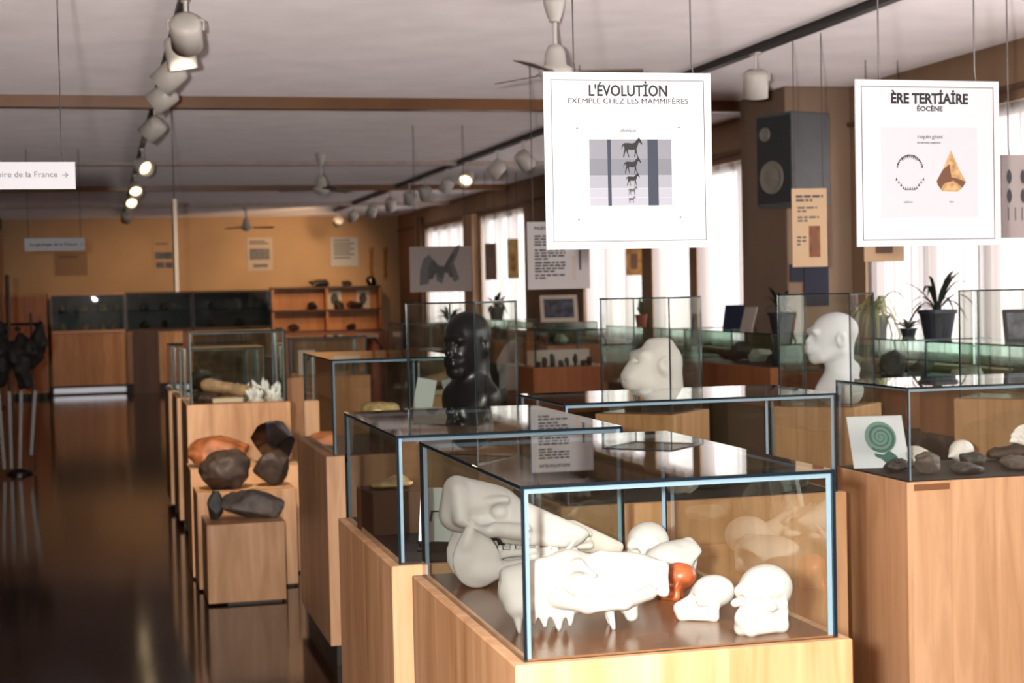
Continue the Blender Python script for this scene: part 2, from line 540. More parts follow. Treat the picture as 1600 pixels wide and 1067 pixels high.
# ================================================================== THE ROOM
ZC = 3.05            # ceiling
XR = 5.38            # window wall
XL = -1.6            # left wall
YB = 29.4            # back wall
YF = -3.5            # wall behind the camera
struct(MB().box(XL-.2, XR+.25, YF-.2, YB+.2, -.1, 0).build('floor', 'floor_lino'))
struct(MB().box(XL-.2, XR+.25, YF-.2, YB+.2, ZC, ZC+.12).build('ceiling', 'ceiling_paint'))
struct(MB().box(XL-.2, XR+.25, YB, YB+.2, 0, ZC).build('wall_back', 'wall_cream'))
struct(MB().box(XL-.2, XL, YF, YB, 0, ZC).build('wall_left', 'dark_wood'))
struct(MB().box(XL-.2, XR+.25, YF-.2, YF, 0, ZC).build('wall_front', 'dark_wood'))
ZW0, ZW1 = 1.07, 2.69
wins = [(23.9, 26.9), (20.35, 22.8), (15.7, 17.75), (14.3, 15.35), (12.3, 14.1), (7.6, 10.7), (1.6, 7.2)]  # last opening lies out of view, added without a curtain to brighten the ceiling
wr = MB()
wr.box(XR, XR+.2, YF, YB, 0, ZW0)
wr.box(XR, XR+.2, YF, YB, ZW1, ZC)
edges = [YF] + [e for a in sorted(wins) for e in a] + [YB]
for i in range(0, len(edges), 2):
    wr.box(XR, XR+.2, edges[i], edges[i+1], ZW0, ZW1)
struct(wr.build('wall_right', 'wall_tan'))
# thin dark rail that runs along the window wall above the openings
struct(MB().box(XR-.035, XR, YF, YB, 2.755, 2.785).build('trim_5', 'frame_brown'))
# windows: brown frames, mullions, bright panes
for i, (a, b) in enumerate(wins):
    f = MB()
    f.box(XR+.06, XR+.12, a, b, ZW0, ZW0+.06).box(XR+.06, XR+.12, a, b, ZW1-.06, ZW1)
    f.box(XR+.06, XR+.12, a, a+.06, ZW0+.06, ZW1-.06).box(XR+.06, XR+.12, b-.06, b, ZW0+.06, ZW1-.06)
    wo = struct(f.build('window_%d' % (i+1), 'frame_brown'))
    n = max(1, round((b-a)/0.78))
    for k in range(1, n):
        y = a + (b-a)*k/n
        MB().box(XR+.06, XR+.115, y-.035, y+.035, ZW0+.06, ZW1-.06).build('mullion', 'frame_brown', wo)
    for k in range(n):
        y0 = a + (b-a)*k/n + .036; y1 = a + (b-a)*(k+1)/n - .036
        MB().box(XR+.125, XR+.135, y0, y1, ZW0+.06, ZW1-.06).build('pane', 'daylight', wo)
    MB().box(XR-.12, XR+.06, a-.02, b+.02, ZW0-.03, ZW0).build('window_sill', 'frame_tan', wo)
cl = ['white sheer curtain over the far window nearest the back wall', 'white sheer curtain over the second window from the back wall',
      'white sheer curtain of the window right of the brown wall, behind the text board', 'narrow white sheer curtain behind the white ape bust', 'wide pleated white curtain just left of the pillar', 'long pleated white curtain right of the pillar, behind the plants']
for i, (a, b) in enumerate(wins[:6]):
    m = MB(); n = int((b-a-.06)/0.022); per = (0.30, 0.30, 0.26, 0.26, 0.30, 0.085)[i]
    vs = []
    for k in range(n+1):
        y = a+.03+(b-a-.06)*k/n
        x = XR+.012+.016*math.sin(2*math.pi*y/per)+.008*math.sin(2*math.pi*y/(per*2.7)+1)
        vs += [(x, y, ZW0+.01), (x, y, ZW1-.005)]
    m.add(vs, [(2*k, 2*k+2, 2*k+3, 2*k+1) for k in range(n)])
    tag(m.build('sheer_curtain', 'curtain_sheer', smooth=True), cl[i], 'curtain', 'sheer curtains on the window wall')
# wooden beams across the ceiling
for i, (y, h, d, mt) in enumerate(((11.8, .085, .10, 'beam_brown'), (17.35, .045, .10, 'beam_pale'), (21.1, .07, .12, 'beam_brown'), (24.9, .06, .12, 'beam_pale'))):
    struct(MB().box(XL, XR, y, y+d, ZC-h, ZC).build('trim_%d' % (i+1), mt))
# pillar on the window wall, with the dark panel on it
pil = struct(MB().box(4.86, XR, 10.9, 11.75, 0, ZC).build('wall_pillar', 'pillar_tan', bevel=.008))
# narrow cream post between the two far windows
struct(MB().box(XR-.10, XR, 22.95, 23.55, 0, 2.75).build('trim_6', 'wall_cream'))
struct(MB().box(XR-.06, XR, 27.0, 27.35, 0, 2.9).build('trim_7', 'frame_brown'))
struct(MB().box(XL, XR, YB-.02, YB, 0, .1).build('baseboard_back', 'kick'))
struct(MB().box(XL, XL+.02, YF, YB-.02, 0, .1).build('baseboard_left', 'kick'))


# ================================================================== DISPLAY CASES
def case_parts(t, wx, dy, zb, zt, mat='birch', over=.022, tk=.007, bead=.0095, kick=.09, floor='case_floor', pale='glint_pale', gm='glass'):
    """t: Empty at floor level, centre of the case. plinth wx*dy, glass box inset by `over`"""
    X, Y = wx/2, dy/2
    MB().box(-X, X, -Y, Y, kick, zb).build('plinth', mat, t, bevel=.003)
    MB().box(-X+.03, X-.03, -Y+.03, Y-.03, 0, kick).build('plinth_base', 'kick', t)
    x, y = X-over, Y-over
    MB().box(-x+tk, x-tk, -y+tk, y-tk, zb, zb+.004).build('case_floor', floor, t)
    zt2 = zt-tk
    G = [gm, 'glass_in', 'edge_dark']
    MB().box(-x, -x+tk, -y, y, zb, zt2, fm=[2, 2, 2, 1, 2, 0]).build('glass_side', G, t)
    MB().box(x-tk, x, -y, y, zb, zt2, fm=[2, 2, 2, 0, 2, 1]).build('glass_side', G, t)
    MB().box(-x+tk, x-tk, -y, -y+tk, zb, zt2, fm=[2, 2, 0, 2, 1, 2]).build('glass_front', G, t)
    MB().box(-x+tk, x-tk, y-tk, y, zb, zt2, fm=[2, 2, 1, 2, 0, 2]).build('glass_back', G, t)
    MB().box(-x, x, -y, y, zt2, zt, fm=[1, 0, 2, 2, 2, 2]).build('glass_top', G, t)
    b = MB(); e = .0022  # coloured strips paint the flash gleam along the polished glass edges
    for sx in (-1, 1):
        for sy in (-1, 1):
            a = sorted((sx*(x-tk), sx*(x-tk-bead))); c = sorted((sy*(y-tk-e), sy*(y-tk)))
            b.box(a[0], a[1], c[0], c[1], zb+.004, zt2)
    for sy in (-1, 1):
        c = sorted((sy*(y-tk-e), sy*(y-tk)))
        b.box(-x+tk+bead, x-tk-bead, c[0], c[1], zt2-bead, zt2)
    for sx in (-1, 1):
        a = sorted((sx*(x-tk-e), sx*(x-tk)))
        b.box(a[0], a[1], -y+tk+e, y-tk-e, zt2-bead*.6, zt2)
    b.build('edge_glint', pale, t)

def case(label, x0, x1, y0, y1, zb, zt, mat='birch', rz=0, group='glass topped display cases', **k):
    t = thing('display_case', label, 'display case', ((x0+x1)/2, (y0+y1)/2, 0), rz, group)
    case_parts(t, x1-x0, y1-y0, zb, zt, mat, **k)
    return t

ZP, ZG = 0.91, 1.24
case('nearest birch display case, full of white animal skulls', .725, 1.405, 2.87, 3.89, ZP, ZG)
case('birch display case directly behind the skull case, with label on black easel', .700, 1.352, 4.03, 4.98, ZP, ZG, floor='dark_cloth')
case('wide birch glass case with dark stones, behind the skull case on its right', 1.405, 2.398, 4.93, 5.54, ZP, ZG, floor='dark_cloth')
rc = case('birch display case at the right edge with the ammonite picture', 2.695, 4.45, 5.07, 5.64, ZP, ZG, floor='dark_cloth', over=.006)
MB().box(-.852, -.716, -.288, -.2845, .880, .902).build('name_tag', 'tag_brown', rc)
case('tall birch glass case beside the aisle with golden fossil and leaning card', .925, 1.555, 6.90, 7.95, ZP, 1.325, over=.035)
case('birch display case behind the stepped blocks, with petrified log and white crystals', .530, 1.20, 10.65, 11.40, ZP, 1.385, kick=.05, pale='glint_dim')
case('second birch case of the aisle row, behind the one with the petrified log', .505, 1.15, 11.50, 12.25, ZP, 1.25, kick=.05, pale='glint_dim')
case('last birch case of the aisle row, nearest the back wall', .485, 1.15, 12.40, 13.15, ZP, 1.25, kick=.05, pale='glint_dim')
case('warm birch case behind the aisle row with a small white card', 1.53, 2.25, 13.8, 14.6, ZP, 1.25, mat='birch_warm', kick=.05, pale='glint_dim')
case('reddish wood case left of the white ape bust, with row of small fossils', 3.76, 4.50, 14.0, 15.0, ZP, 1.25, mat='red_wood', kick=.5, pale='glint_dim')
# tall bust cases, turned 45 degrees
def bust_case(label, cx, cy):
    t = thing('bust_case', label, 'display case', (cx, cy, 0), R(45), 'tall square glass cases holding busts')
    case_parts(t, .37, .37, 1.07, 1.565, 'birch', over=.02, tk=.005, bead=.003, pale='glint_dim')
    return t
bust_case('tall square glass case holding the black bust', 1.435, 6.45)
bust_case('tall square glass case holding the white ape head', 2.31, 6.62)
bust_case('tall square glass case holding the white human bust', 3.125, 6.60)
bust_case('tall square glass case at the right edge, plants seen through it', 4.02, 6.62)
# shallow cases along the windows
wl = ['shallow window case at the right edge, below the dark potted plant', 'shallow window case below the spider plant', 'shallow window case right of the white ape bust, below the leaning dark card',
      'shallow window case behind the white ape bust', 'shallow window case below the framed photograph', 'farthest shallow window case, near the picture board of the fossil bird']
for i, y in enumerate((6.2, 8.05, 9.9, 11.85, 15.4, 17.6)):
    case(wl[i], 4.28, 4.84, y, y+1.7, 1.06, 1.29, mat='red_wood', group='shallow cases along the windows', tk=.006, bead=.005, kick=.80, gm='glass_green', pale='glint_dim', floor='kick')

# ================================================================== STEPPED BLOCKS BY THE AISLE
for (x0, x1, y0, y1, h, lb) in ((.505, .91, 8.48, 8.90, .424, 'lowest birch block of the stepped stand, holding two grey stones'),
                                (.485, 1.025, 8.92, 9.31, .540, 'middle birch block of the stepped stand, holding dark brown stones'),
                                (.475, 1.11, 9.33, 9.75, .625, 'tallest birch block of the stepped stand, holding orange and black stones')):
    t = thing('plinth_block', lb, 'plinth', ((x0+x1)/2, (y0+y1)/2, 0), 0, 'stepped stone blocks')
    X, Y = (x1-x0)/2, (y1-y0)/2
    MB().box(-X, X, -Y, Y, .012, h).build('block', 'birch', t, bevel=.003)
    MB().box(-X*.5, X-.02, -Y+.02, Y-.02, 0, .012).build('foot', 'kick', t)
rock('stone', 'broad orange brown stone on the tallest stepped block', 'rock_orange', (.33, .25, .185), (.655, 9.50, .625), .2, 3, group='stones on the stepped blocks')
rock('stone', 'glossy black angular stone on the tallest stepped block', 'rock_black', (.24, .22, .29), (.965, 9.52, .625), .5, 11, facet=True, group='stones on the stepped blocks')
rock('stone', 'large dark brown stone on the middle stepped block', 'rock_brown', (.30, .25, .24), (.655, 9.12, .540), .4, 5, group='stones on the stepped blocks', rough=.2)
rock('stone', 'smaller dark brown stone, right side of the middle stepped block', 'rock_brown', (.21, .2, .20), (.915, 9.13, .540), 1.1, 8, group='stones on the stepped blocks', rough=.2)
rock('stone', 'small upright dark stone on the lowest stepped block', 'rock_slate', (.10, .11, .14), (.565, 8.68, .424), .3, 13, group='stones on the stepped blocks')
rock('stone', 'wide grey stone on the lowest stepped block', 'rock_grey', (.29, .22, .14), (.765, 8.69, .424), .1, 17, group='stones on the stepped blocks')


# ================================================================== TRACKS AND SPOTS
def aimq(v):
    return Vector(v).normalized().to_track_quat('Z', 'Y').to_euler()

SPOT_N = [0]
def spot(track_x, y, aim, lit, label, power=0, col=(1.0, .64, .34), cone=70, drop=.11, group='white track spotlights'):
    t = thing('track_spotlight', label, 'spotlight', (track_x, y, ZC-.032), 0, group)
    MB().box(-.018, .018, -.05, .05, -.022, 0).build('track_adapter', 'spot_white', t)
    MB().tube([(0, 0, -.022), (0, 0, -drop+.02)], .009, 8).build('stem', 'spot_white', t)
    d = Vector(aim).normalized(); q = aimq(d)
    r, Ln = .075, .17
    p = Vector((0, 0, -drop-.05)) - d*.07
    can = MB().lathe([(.0, 0), (r*.55, 0), (r*.92, .014), (r, .04), (r, Ln), (r-.005, Ln), (r-.006, .06), (0, .055)], 24)
    co = can.build('lamp_housing', 'spot_white', t, smooth=False, loc=p, rot=q)
    for pl in co.data.polygons: pl.use_smooth = len(pl.vertices) == 4
    MB().lathe([(0, .095), (r-.008, .095), (r-.008, .10), (0, .105)], 20).build('lamp', 'lamp_lit' if lit else 'lamp_off', t, loc=p, rot=q)
    # yoke
    side = d.cross(Vector((0, 0, 1)))
    side = side.normalized() if side.length > .05 else Vector((1, 0, 0))
    c = p + d*.07
    top = Vector((0, 0, -drop+.025))
    MB().tube([c+side*(r+.006), c+side*(r+.008)+(top-c)*.6, top, c-side*(r+.008)+(top-c)*.6, c-side*(r+.006)], .006, 6).build('yoke', 'spot_white', t)
    if power:
        l = bpy.data.lights.new('spot_lamp', 'SPOT')
        l.energy = power; l.color = col; l.spot_size = R(cone); l.spot_blend = .6; l.shadow_soft_size = .05
        lo = bpy.data.objects.new('spot_lamp', l); C.objects.link(lo); lo.parent = t
        lo.location = p + d*(Ln+.01)
        lo.rotation_euler = d.to_track_quat('-Z', 'Y').to_euler()
    return t

XTL, XTR = .43, 3.87
tag(MB().box(XTL-.02, XTL+.02, .4, 28.2, ZC-.032, ZC).build('lighting_track', 'track_black'), 'long lighting track on the ceiling above the aisle', 'track')
tag(MB().box(XTR-.028, XTR+.028, .4, 27.0, ZC-.045, ZC).build('lighting_track', 'track_black'), 'black lighting track on the ceiling nearer the windows', 'track')
ordn = ['nearest', 'second', 'third', 'fourth', 'fifth', 'sixth', 'seventh', 'eighth', 'ninth', 'tenth', 'eleventh']
LS = [(7.75, (.10, 1, -.72), 1, 300), (8.35, (.15, .1, -1), 0, 0), (9.25, (-.8, .2, -.75), 0, 0), (10.25, (-.8, .1, -.6), 0, 0), (12.1, (-.7, .2, -.7), 0, 0),
      (15.6, (.45, -1, -.45), 1, 0), (18.8, (.1, -1, -.55), 1, 0), (21.2, (.1, -1, -.4), 1, 0), (25.0, (-.1, .9, -.46), 1, 60)]
for i, (y, aim, lit, pw) in enumerate(LS):
    st = 'lit ' if lit else ''
    spot(XTL, y, aim, lit, '%s%swhite track spotlight above the aisle, counted from the camera' % (ordn[i]+' ', st), pw, col=(1.0, .80, .60) if i == 0 else (1.0, .64, .34))
RS = [(9.1, (.1, .3, -1), 0, 0), (14.6, (.5, .2, -.6), 0, 0), (15.6, (-.6, .1, -.7), 0, 0), (17.0, (-.35, -.8, -.45), 1, 6), (18.0, (-.4, .3, -.7), 0, 0), (19.3, (.2, .3, -.8), 0, 0),
      (20.3, (0, .3, -.9), 0, 0), (21.7, (.1, .5, -.8), 0, 0), (23.2, (-.2, .5, -.8), 0, 0), (25.0, (-.35, 1, -.42), 1, 210), (26.6, (-.1, 1, -.35), 1, 60)]
for i, (y, aim, lit, pw) in enumerate(RS):
    st = 'lit ' if lit else ''
    spot(XTR, y, aim, lit, '%s%swhite spotlight on the window side track, counted from the camera' % (ordn[i]+' ', st), pw, drop=.13)
# the track carries on over the photographer
for i, (y, aim) in enumerate(((5.2, (.22, 1, -.75)),)):
    spot(XTL, y, aim, 0, 'spotlight over the aisle just beyond the camera', 0, col=(1.0, .76, .50), cone=50)


# ================================================================== CEILING FANS
def fan(y, a0, label):
    t = thing('ceiling_fan', label, 'ceiling fan', (2.22, y, ZC), 0, 'white ceiling fans')
    MB().lathe([(.030, -.115), (.018, -.125), (.018, -.12), (.034, -.10), (.052, -.04), (.055, 0)], 20).build('canopy', 'fan_white', t, smooth=True)
    MB().tube([(0, 0, -.10), (0, 0, -.25)], .011, 10).build('down_rod', 'fan_white', t)
    MB().lathe([(0, -.43), (.035, -.425), (.06, -.40), (.085, -.385), (.085, -.35), (.056, -.335), (.05, -.27), (.03, -.235), (.012, -.23)], 24).build('motor', 'fan_white', t, smooth=True)
    for k in range(3):
        a = a0 + k*2*math.pi/3
        b = MB()
        b.box(.055, .13, -.018, .018, -.372, -.366)
        b.add([(.12, -.035, -.360), (.43, -.055, -.357), (.445, 0, -.366), (.43, .05, -.378), (.12, .035, -.376),
               (.12, -.035, -.366), (.43, -.055, -.363), (.445, 0, -.372), (.43, .05, -.384), (.12, .035, -.382)],
              [(0, 1, 2, 3, 4), (9, 8, 7, 6, 5), (0, 5, 6, 1), (1, 6, 7, 2), (2, 7, 8, 3), (3, 8, 9, 4), (4, 9, 5, 0)])
        b.build('blade', 'fan_blade', t, rot=(0, 0, a))
fan(7.72, R(-6), 'nearest white ceiling fan, partly behind the evolution sign')
fan(16.4, R(40), 'middle white ceiling fan')
fan(25.1, R(10), 'farthest white ceiling fan, before the back wall')


# ================================================================== HANGING SIGNS
def wires(t, pts, top, r=.0022):
    for x, z in pts:
        MB().tube([(x, 0, z-.012), (x+.006, .004, z+.006), (x, 0, z+.03), (x, 0, top)], r, 6).build('hanging_wire', 'wire', t)

def sheet(t, name, x0, x1, z0, z1, y, mat):
    return MB().box(x0, x1, y, y+.0006, z0, z1).build(name, mat, t)

def border(t, w_, h_, ins, y, th=.0018):
    X = w_/2-ins; b = MB()
    b.box(-X, X, y, y+.0006, ins, ins+th).box(-X, X, y, y+.0006, h_-ins-th, h_-ins)
    b.box(-X, -X+th, y, y+.0006, ins, h_-ins).box(X-th, X, y, y+.0006, ins, h_-ins)
    b.build('border_line', 'ink_soft', t)

HORSE = [(.02,.58),(-.03,.34),(.03,.46),(.08,.55),(.13,.42),(.09,.22),(.05,.0),(.10,.0),(.15,.20),(.20,.33),(.26,.16),(.32,.0),(.36,.0),(.30,.20),(.30,.36),
         (.50,.34),(.62,.36),(.62,.18),(.59,.0),(.63,.0),(.67,.2),(.72,.10),(.76,.0),(.79,.02),(.73,.2),(.71,.40),(.78,.55),(.82,.68),(.90,.66),(.97,.58),(1.0,.62),(.94,.77),(.87,.87),(.84,.95),(.80,.87),
         (.72,.80),(.63,.68),(.5,.64),(.3,.66),(.15,.66)]
# --- evolution sign
W1, H1 = .487, .490
t = thing('hanging_sign', 'white hanging sign titled evolution, with printed horses', 'sign', (1.445, 4.30, 1.714), R(-1.5), 'white hanging signs')
MB().box(-W1/2, W1/2, -.003, .003, 0, H1).build('board', 'paper', t)
border(t, W1, H1, .021, -.0037)
put_text('title', "L'ÉVOLUTİON", .043, .0, -.0036, H1-.065, 'ink', t, .0009, width=.228)
put_text('subtitle', 'EXEMPLE CHEZ LES MAMMIFÈRES', .0205, .0, -.0036, H1-.086, 'ink', t, 0, width=.350)
sheet(t, 'mounted_paper', -.155, .150, .075, .343, -.0037, 'paper_inner')
put_text('caption', 'chevaux', .014, -.002, -.0042, .325, 'ink_soft', t)
px = .00188
bands = [(.304, .250, 'print_grey_a'), (.250, .203, 'print_grey_b'), (.203, .168, 'print_grey_c'), (.168, .142, 'print_grey_c'), (.142, .120, 'paper_grey')]
bc = ['print_grey_b', 'print_grey_a', 'print_grey_c', 'print_grey_d', 'print_grey_d']
for i, (zt, zb, mt) in enumerate(bands):
    sheet(t, 'print_band', -.116, .123, zb+(.0008 if i else 0), zt, -.0044, bc[i])
sheet(t, 'print_column', -.064, -.054, .120, .304, -.0050, 'print_dark')
sheet(t, 'print_column', .053, .083, .120, .304, -.0050, 'print_dark')
for (hx, hz, hw) in ((-.022, .2545, .060), (-.017, .2095, .050), (-.011, .175, .040), (-.006, .149, .028), (-.006, .127, .022)):
    MB().poly(HORSE, -.0051, .0004, sc=hw, ox=hx, oz=hz).build('printed_horse', 'ink' if hw > .03 else 'ink_soft', t)
for (a, b) in ((-.150, .335), (.146, .338), (-.150, .082), (.146, .086)):
    MB().lathe([(0, 0), (.0022, 0), (.0022, .002), (0, .002)], 8).build('pin', 'wire', t, loc=(a, -.0038, b), rot=(R(90), 0, 0))
wires(t, [(-.155, H1), (.187, H1)], ZC-1.714)
# --- tertiary sign
W2, H2 = .507, .52
t = thing('hanging_sign', 'white hanging sign titled tertiary era, with shark jaw and tooth', 'sign', (2.545, 4.62, 1.717), R(1.5), 'white hanging signs')
MB().box(-W2/2, W2/2, -.003, .003, 0, H2).build('board', 'paper', t)
border(t, W2, H2, .020, -.0037, .0022)
put_text('title', 'ÈRE TERTİAİRE', .044, .005, -.0036, H2-.072, 'ink', t, .0016, width=.272)
put_text('subtitle', 'ÉOCÈNE', .021, .005, -.0036, H2-.096, 'ink', t, .0005, width=.090)
sheet(t, 'mounted_paper', -.165, .172, .090, .372, -.0037, 'paper_inner')
put_text('caption', 'requin géant', .018, .005, -.0042, .338, 'ink_soft', t)
put_text('caption', 'carcharodon megalodon', .0085, .000, -.0042, .322, 'ink_soft', t)
put_text('caption', 'mâchoire', .0085, -.075, -.0042, .136, 'ink_soft', t)
put_text('caption', 'dent', .0085, .078, -.0042, .136, 'ink_soft', t)
cx, cz = -.068, .240
for k in range(17):
    a = R(12 + k*156/16); r_ = .047
    x, z = cx+r_*math.cos(a), cz+r_*1.0*math.sin(a)
    n = Vector((math.cos(a), math.sin(a))); tg = Vector((-n.y, n.x)); L_ = .012 if 3 < k < 13 else .008
    MB().poly([(x+tg.x*.0048, z+tg.y*.0048), (x-tg.x*.0048, z-tg.y*.0048), (x-n.x*L_, z-n.y*L_)], -.0044, .0004).build('printed_jaw_tooth', 'ink_soft' if k % 3 else 'ink', t)
for k in range(13):
    u = -1 + 2*k/12
    x, z = cx + .047*u, cz - .062 + .030*max(0, abs(u)-.45)/.55
    MB().poly([(x-.0038, z-.002), (x+.0038, z-.002), (x, z+.008)], -.0044, .0004).build('printed_jaw_tooth', 'ink_soft' if k % 2 else 'ink', t)
MB().poly([(.078, .300), (.050, .243), (.026, .204), (.030, .192), (.045, .172), (.098, .170), (.112, .178), (.130, .201), (.104, .246)], -.0044, .0004).build('printed_tooth', 'tooth_tan', t)
MB().poly([(.052, .243), (.026, .204), (.030, .192), (.040, .180), (.052, .196), (.085, .205), (.106, .192), (.117, .183), (.130, .201), (.100, .212), (.078, .216), (.072, .258)], -.0050, .0004).build('printed_tooth_root', 'tooth_dark', t)
wires(t, [(-.170, H2), (.168, H2)], ZC-1.717, .0026)
# --- "…oire de la France"
t = thing('hanging_sign', 'narrow white hanging sign about the history of France with arrow, left edge', 'sign', (-.32, 5.6, 1.975), 0, 'narrow white direction signs')
MB().box(-.255, .255, -.003, .003, 0, .090).build('board', 'paper', t)
put_text('lettering', 'Histoire de la France', .027, .198, -.0036, .040, 'ink_soft', t, 0, 'RIGHT', width=.238)
put_text('arrow', '→', .027, .222, -.0036, .038, 'ink_soft', t)
wires(t, [(-.21, .09), (.213, .09)], ZC-1.975, .0022)
# --- far direction sign
t = thing('hanging_sign', 'far bluish white hanging sign about geology, before the back wall', 'sign', (-.395, 16.0, 2.085), 0, 'narrow white direction signs')
MB().box(-.276, .276, -.004, .004, 0, .122).build('board', 'paper', t)
put_text('lettering', 'La géologie de la France', .036, -.01, -.0046, .050, 'ink', t, .0006, width=.43)
put_text('arrow', '→', .036, .245, -.0046, .050, 'ink', t)
wires(t, [(-.24, .122), (.24, .122)], ZC-2.085, .003)

def board(label, cx, cy, z0, w_, h_, mat, rz=0, group='hanging text and picture boards', name='hanging_board', wire=True, cat='board'):
    t = thing(name, label, cat, (cx, cy, z0), rz, group)
    MB().box(-w_/2, w_/2, -.004, .004, 0, h_).build('board', mat, t)
    if wire: wires(t, [(-w_*.4, h_), (w_*.4, h_)], ZC-z0, .003)
    return t
def lines(t, x0, x1, z, n, dz, th, y=-.0052, mat='ink_soft', seed=1):
    rr = random.Random(seed)
    for i in range(n):
        e = x1 if i < n-1 else x0+(x1-x0)*rr.uniform(.35, .7)
        m = MB(); x = x0
        while x < e-.004:
            w_ = min(rr.uniform(.018, .05), e-x)
            m.box(x, x+w_, y, y+.0006, z-i*dz, z-i*dz+th); x += w_+.008
        m.build('text_line', mat, t)
# --- grey text board half hidden by the evolution sign
t = board('grey board of printed text behind the lower left of the evolution sign', 2.87, 10.0, 1.613, .415, .432, 'paper_grey')
put_text('heading', 'PALÉONTOLOGIE', .026, -.16, -.0050, .382, 'ink', t, .0008, 'LEFT')
for i, (z, n) in enumerate(((.335, 4), (.245, 4), (.165, 4), (.085, 2))):
    lines(t, -.16, .045, z, n, .0185, .010, seed=i, mat='ink')
MB().box(.09, .115, -.0052, -.0046, .06, .21).build('printed_picture', 'frame_pale', t)
MB().box(.135, .150, -.0052, -.0046, .12, .25).build('printed_picture', 'ink_soft', t)
# --- fossil bird board
t = board('grey picture board of a fossil bird hanging before the far windows', 2.87, 13.7, 1.615, .545, .392, 'paper_dim')
blob = [(.0,.02),(.02,.35),(.10,.62),(.24,.72),(.33,.60),(.42,.48),(.58,.45),(.70,.66),(.86,.90),(.97,.93),(.90,.72),(.80,.52),(.86,.36),(.93,.15),(.80,.08),(.72,.26),(.60,.30),(.52,.05),(.40,.12),(.36,.30),(.26,.22),(.20,.05)]
MB().poly(blob, -.0048, .0004, sc=.38, ox=-.19, oz=.05).build('printed_fossil', 'ink_soft', t)
MB().poly(blob, -.0053, .0004, sc=.25, ox=-.12, oz=.10).build('printed_fossil', 'rock_slate', t)
# --- peach board by the pillar
t = board('peach board with a red brown picture, hanging before the pillar', 3.975, 8.6, 1.708, .205, .450, 'paper_cream', rz=R(-10))
lines(t, -.078, .080, .398, 2, .022, .014, seed=5)
lines(t, -.070, .045, .335, 2, .020, .010, seed=6)
lines(t, -.070, .055, .280, 2, .020, .010, seed=7)
lines(t, -.075, -.022, .165, 3, .020, .010, seed=8)
MB().box(-.005, .060, -.0052, -.0046, .055, .235).build('printed_picture', 'rock_orange', t)
MB().poly([(.012,.08),(.010,.16),(.02,.215),(.04,.22),(.048,.15),(.042,.075)], -.0058, .0004).build('printed_fossil', 'tag_brown', t)
# --- leaf board at the right edge
t = board('grey board with dark leaf prints at the right edge', 3.945, 6.2, 1.786, .375, .356, 'paper_dim')
leaf = [(0,-.5),(.14,-.3),(.19,0),(.13,.3),(0,.5),(-.13,.3),(-.19,0),(-.14,-.3)]
for k in range(5):
    for z in (.262, .180):
        MB().poly(leaf, -.0048, .0004, sc=.066, ox=-.150+k*.066, oz=z).build('printed_leaf', 'ink', t)
    MB().box(-.158+k*.033, -.152+k*.033, -.0048, -.0042, .075, .13).build('printed_stem', 'ink_soft', t)
# --- edge-on panel above the aisle
t = thing('hanging_board', 'tan hanging board seen edge on above the aisle', 'board', (.575, 12.6, 1.655), R(-1.7), 'hanging text and picture boards')
MB().box(-.014, .014, -.36, .36, 0, .69).build('board', 'frame_pale', t)
wires(t, [(0, .69)], ZC-1.655, .004)
# --- narrow picture strips before the windows
for (lb, x, y, z0, w_, h_, mt, mt2) in (
        ('dark brown picture strip before the second far window', 4.60, 19.0, 1.752, .14, .44, 'frame_brown', 'tag_brown'),
        ('yellow orange picture strip before the second far window', 4.88, 19.0, 1.765, .14, .48, 'yellow_print', 'orange_print'),
        ('orange patterned picture strip hanging just below the evolution sign', 4.90, 14.5, 1.732, .155, .33, 'orange_print', 'tag_brown'),
        ('peach picture board seen just below the tertiary sign', 4.96, 9.6, 1.746, .285, .30, 'paper_cream', 'frame_brown')):
    t = board(lb, x, y, z0, w_, h_, mt, group='picture strips before the windows')
    MB().box(-w_*.22, w_*.22, -.0052, -.0046, h_*.18, h_*.62).build('printed_picture', mt2, t)


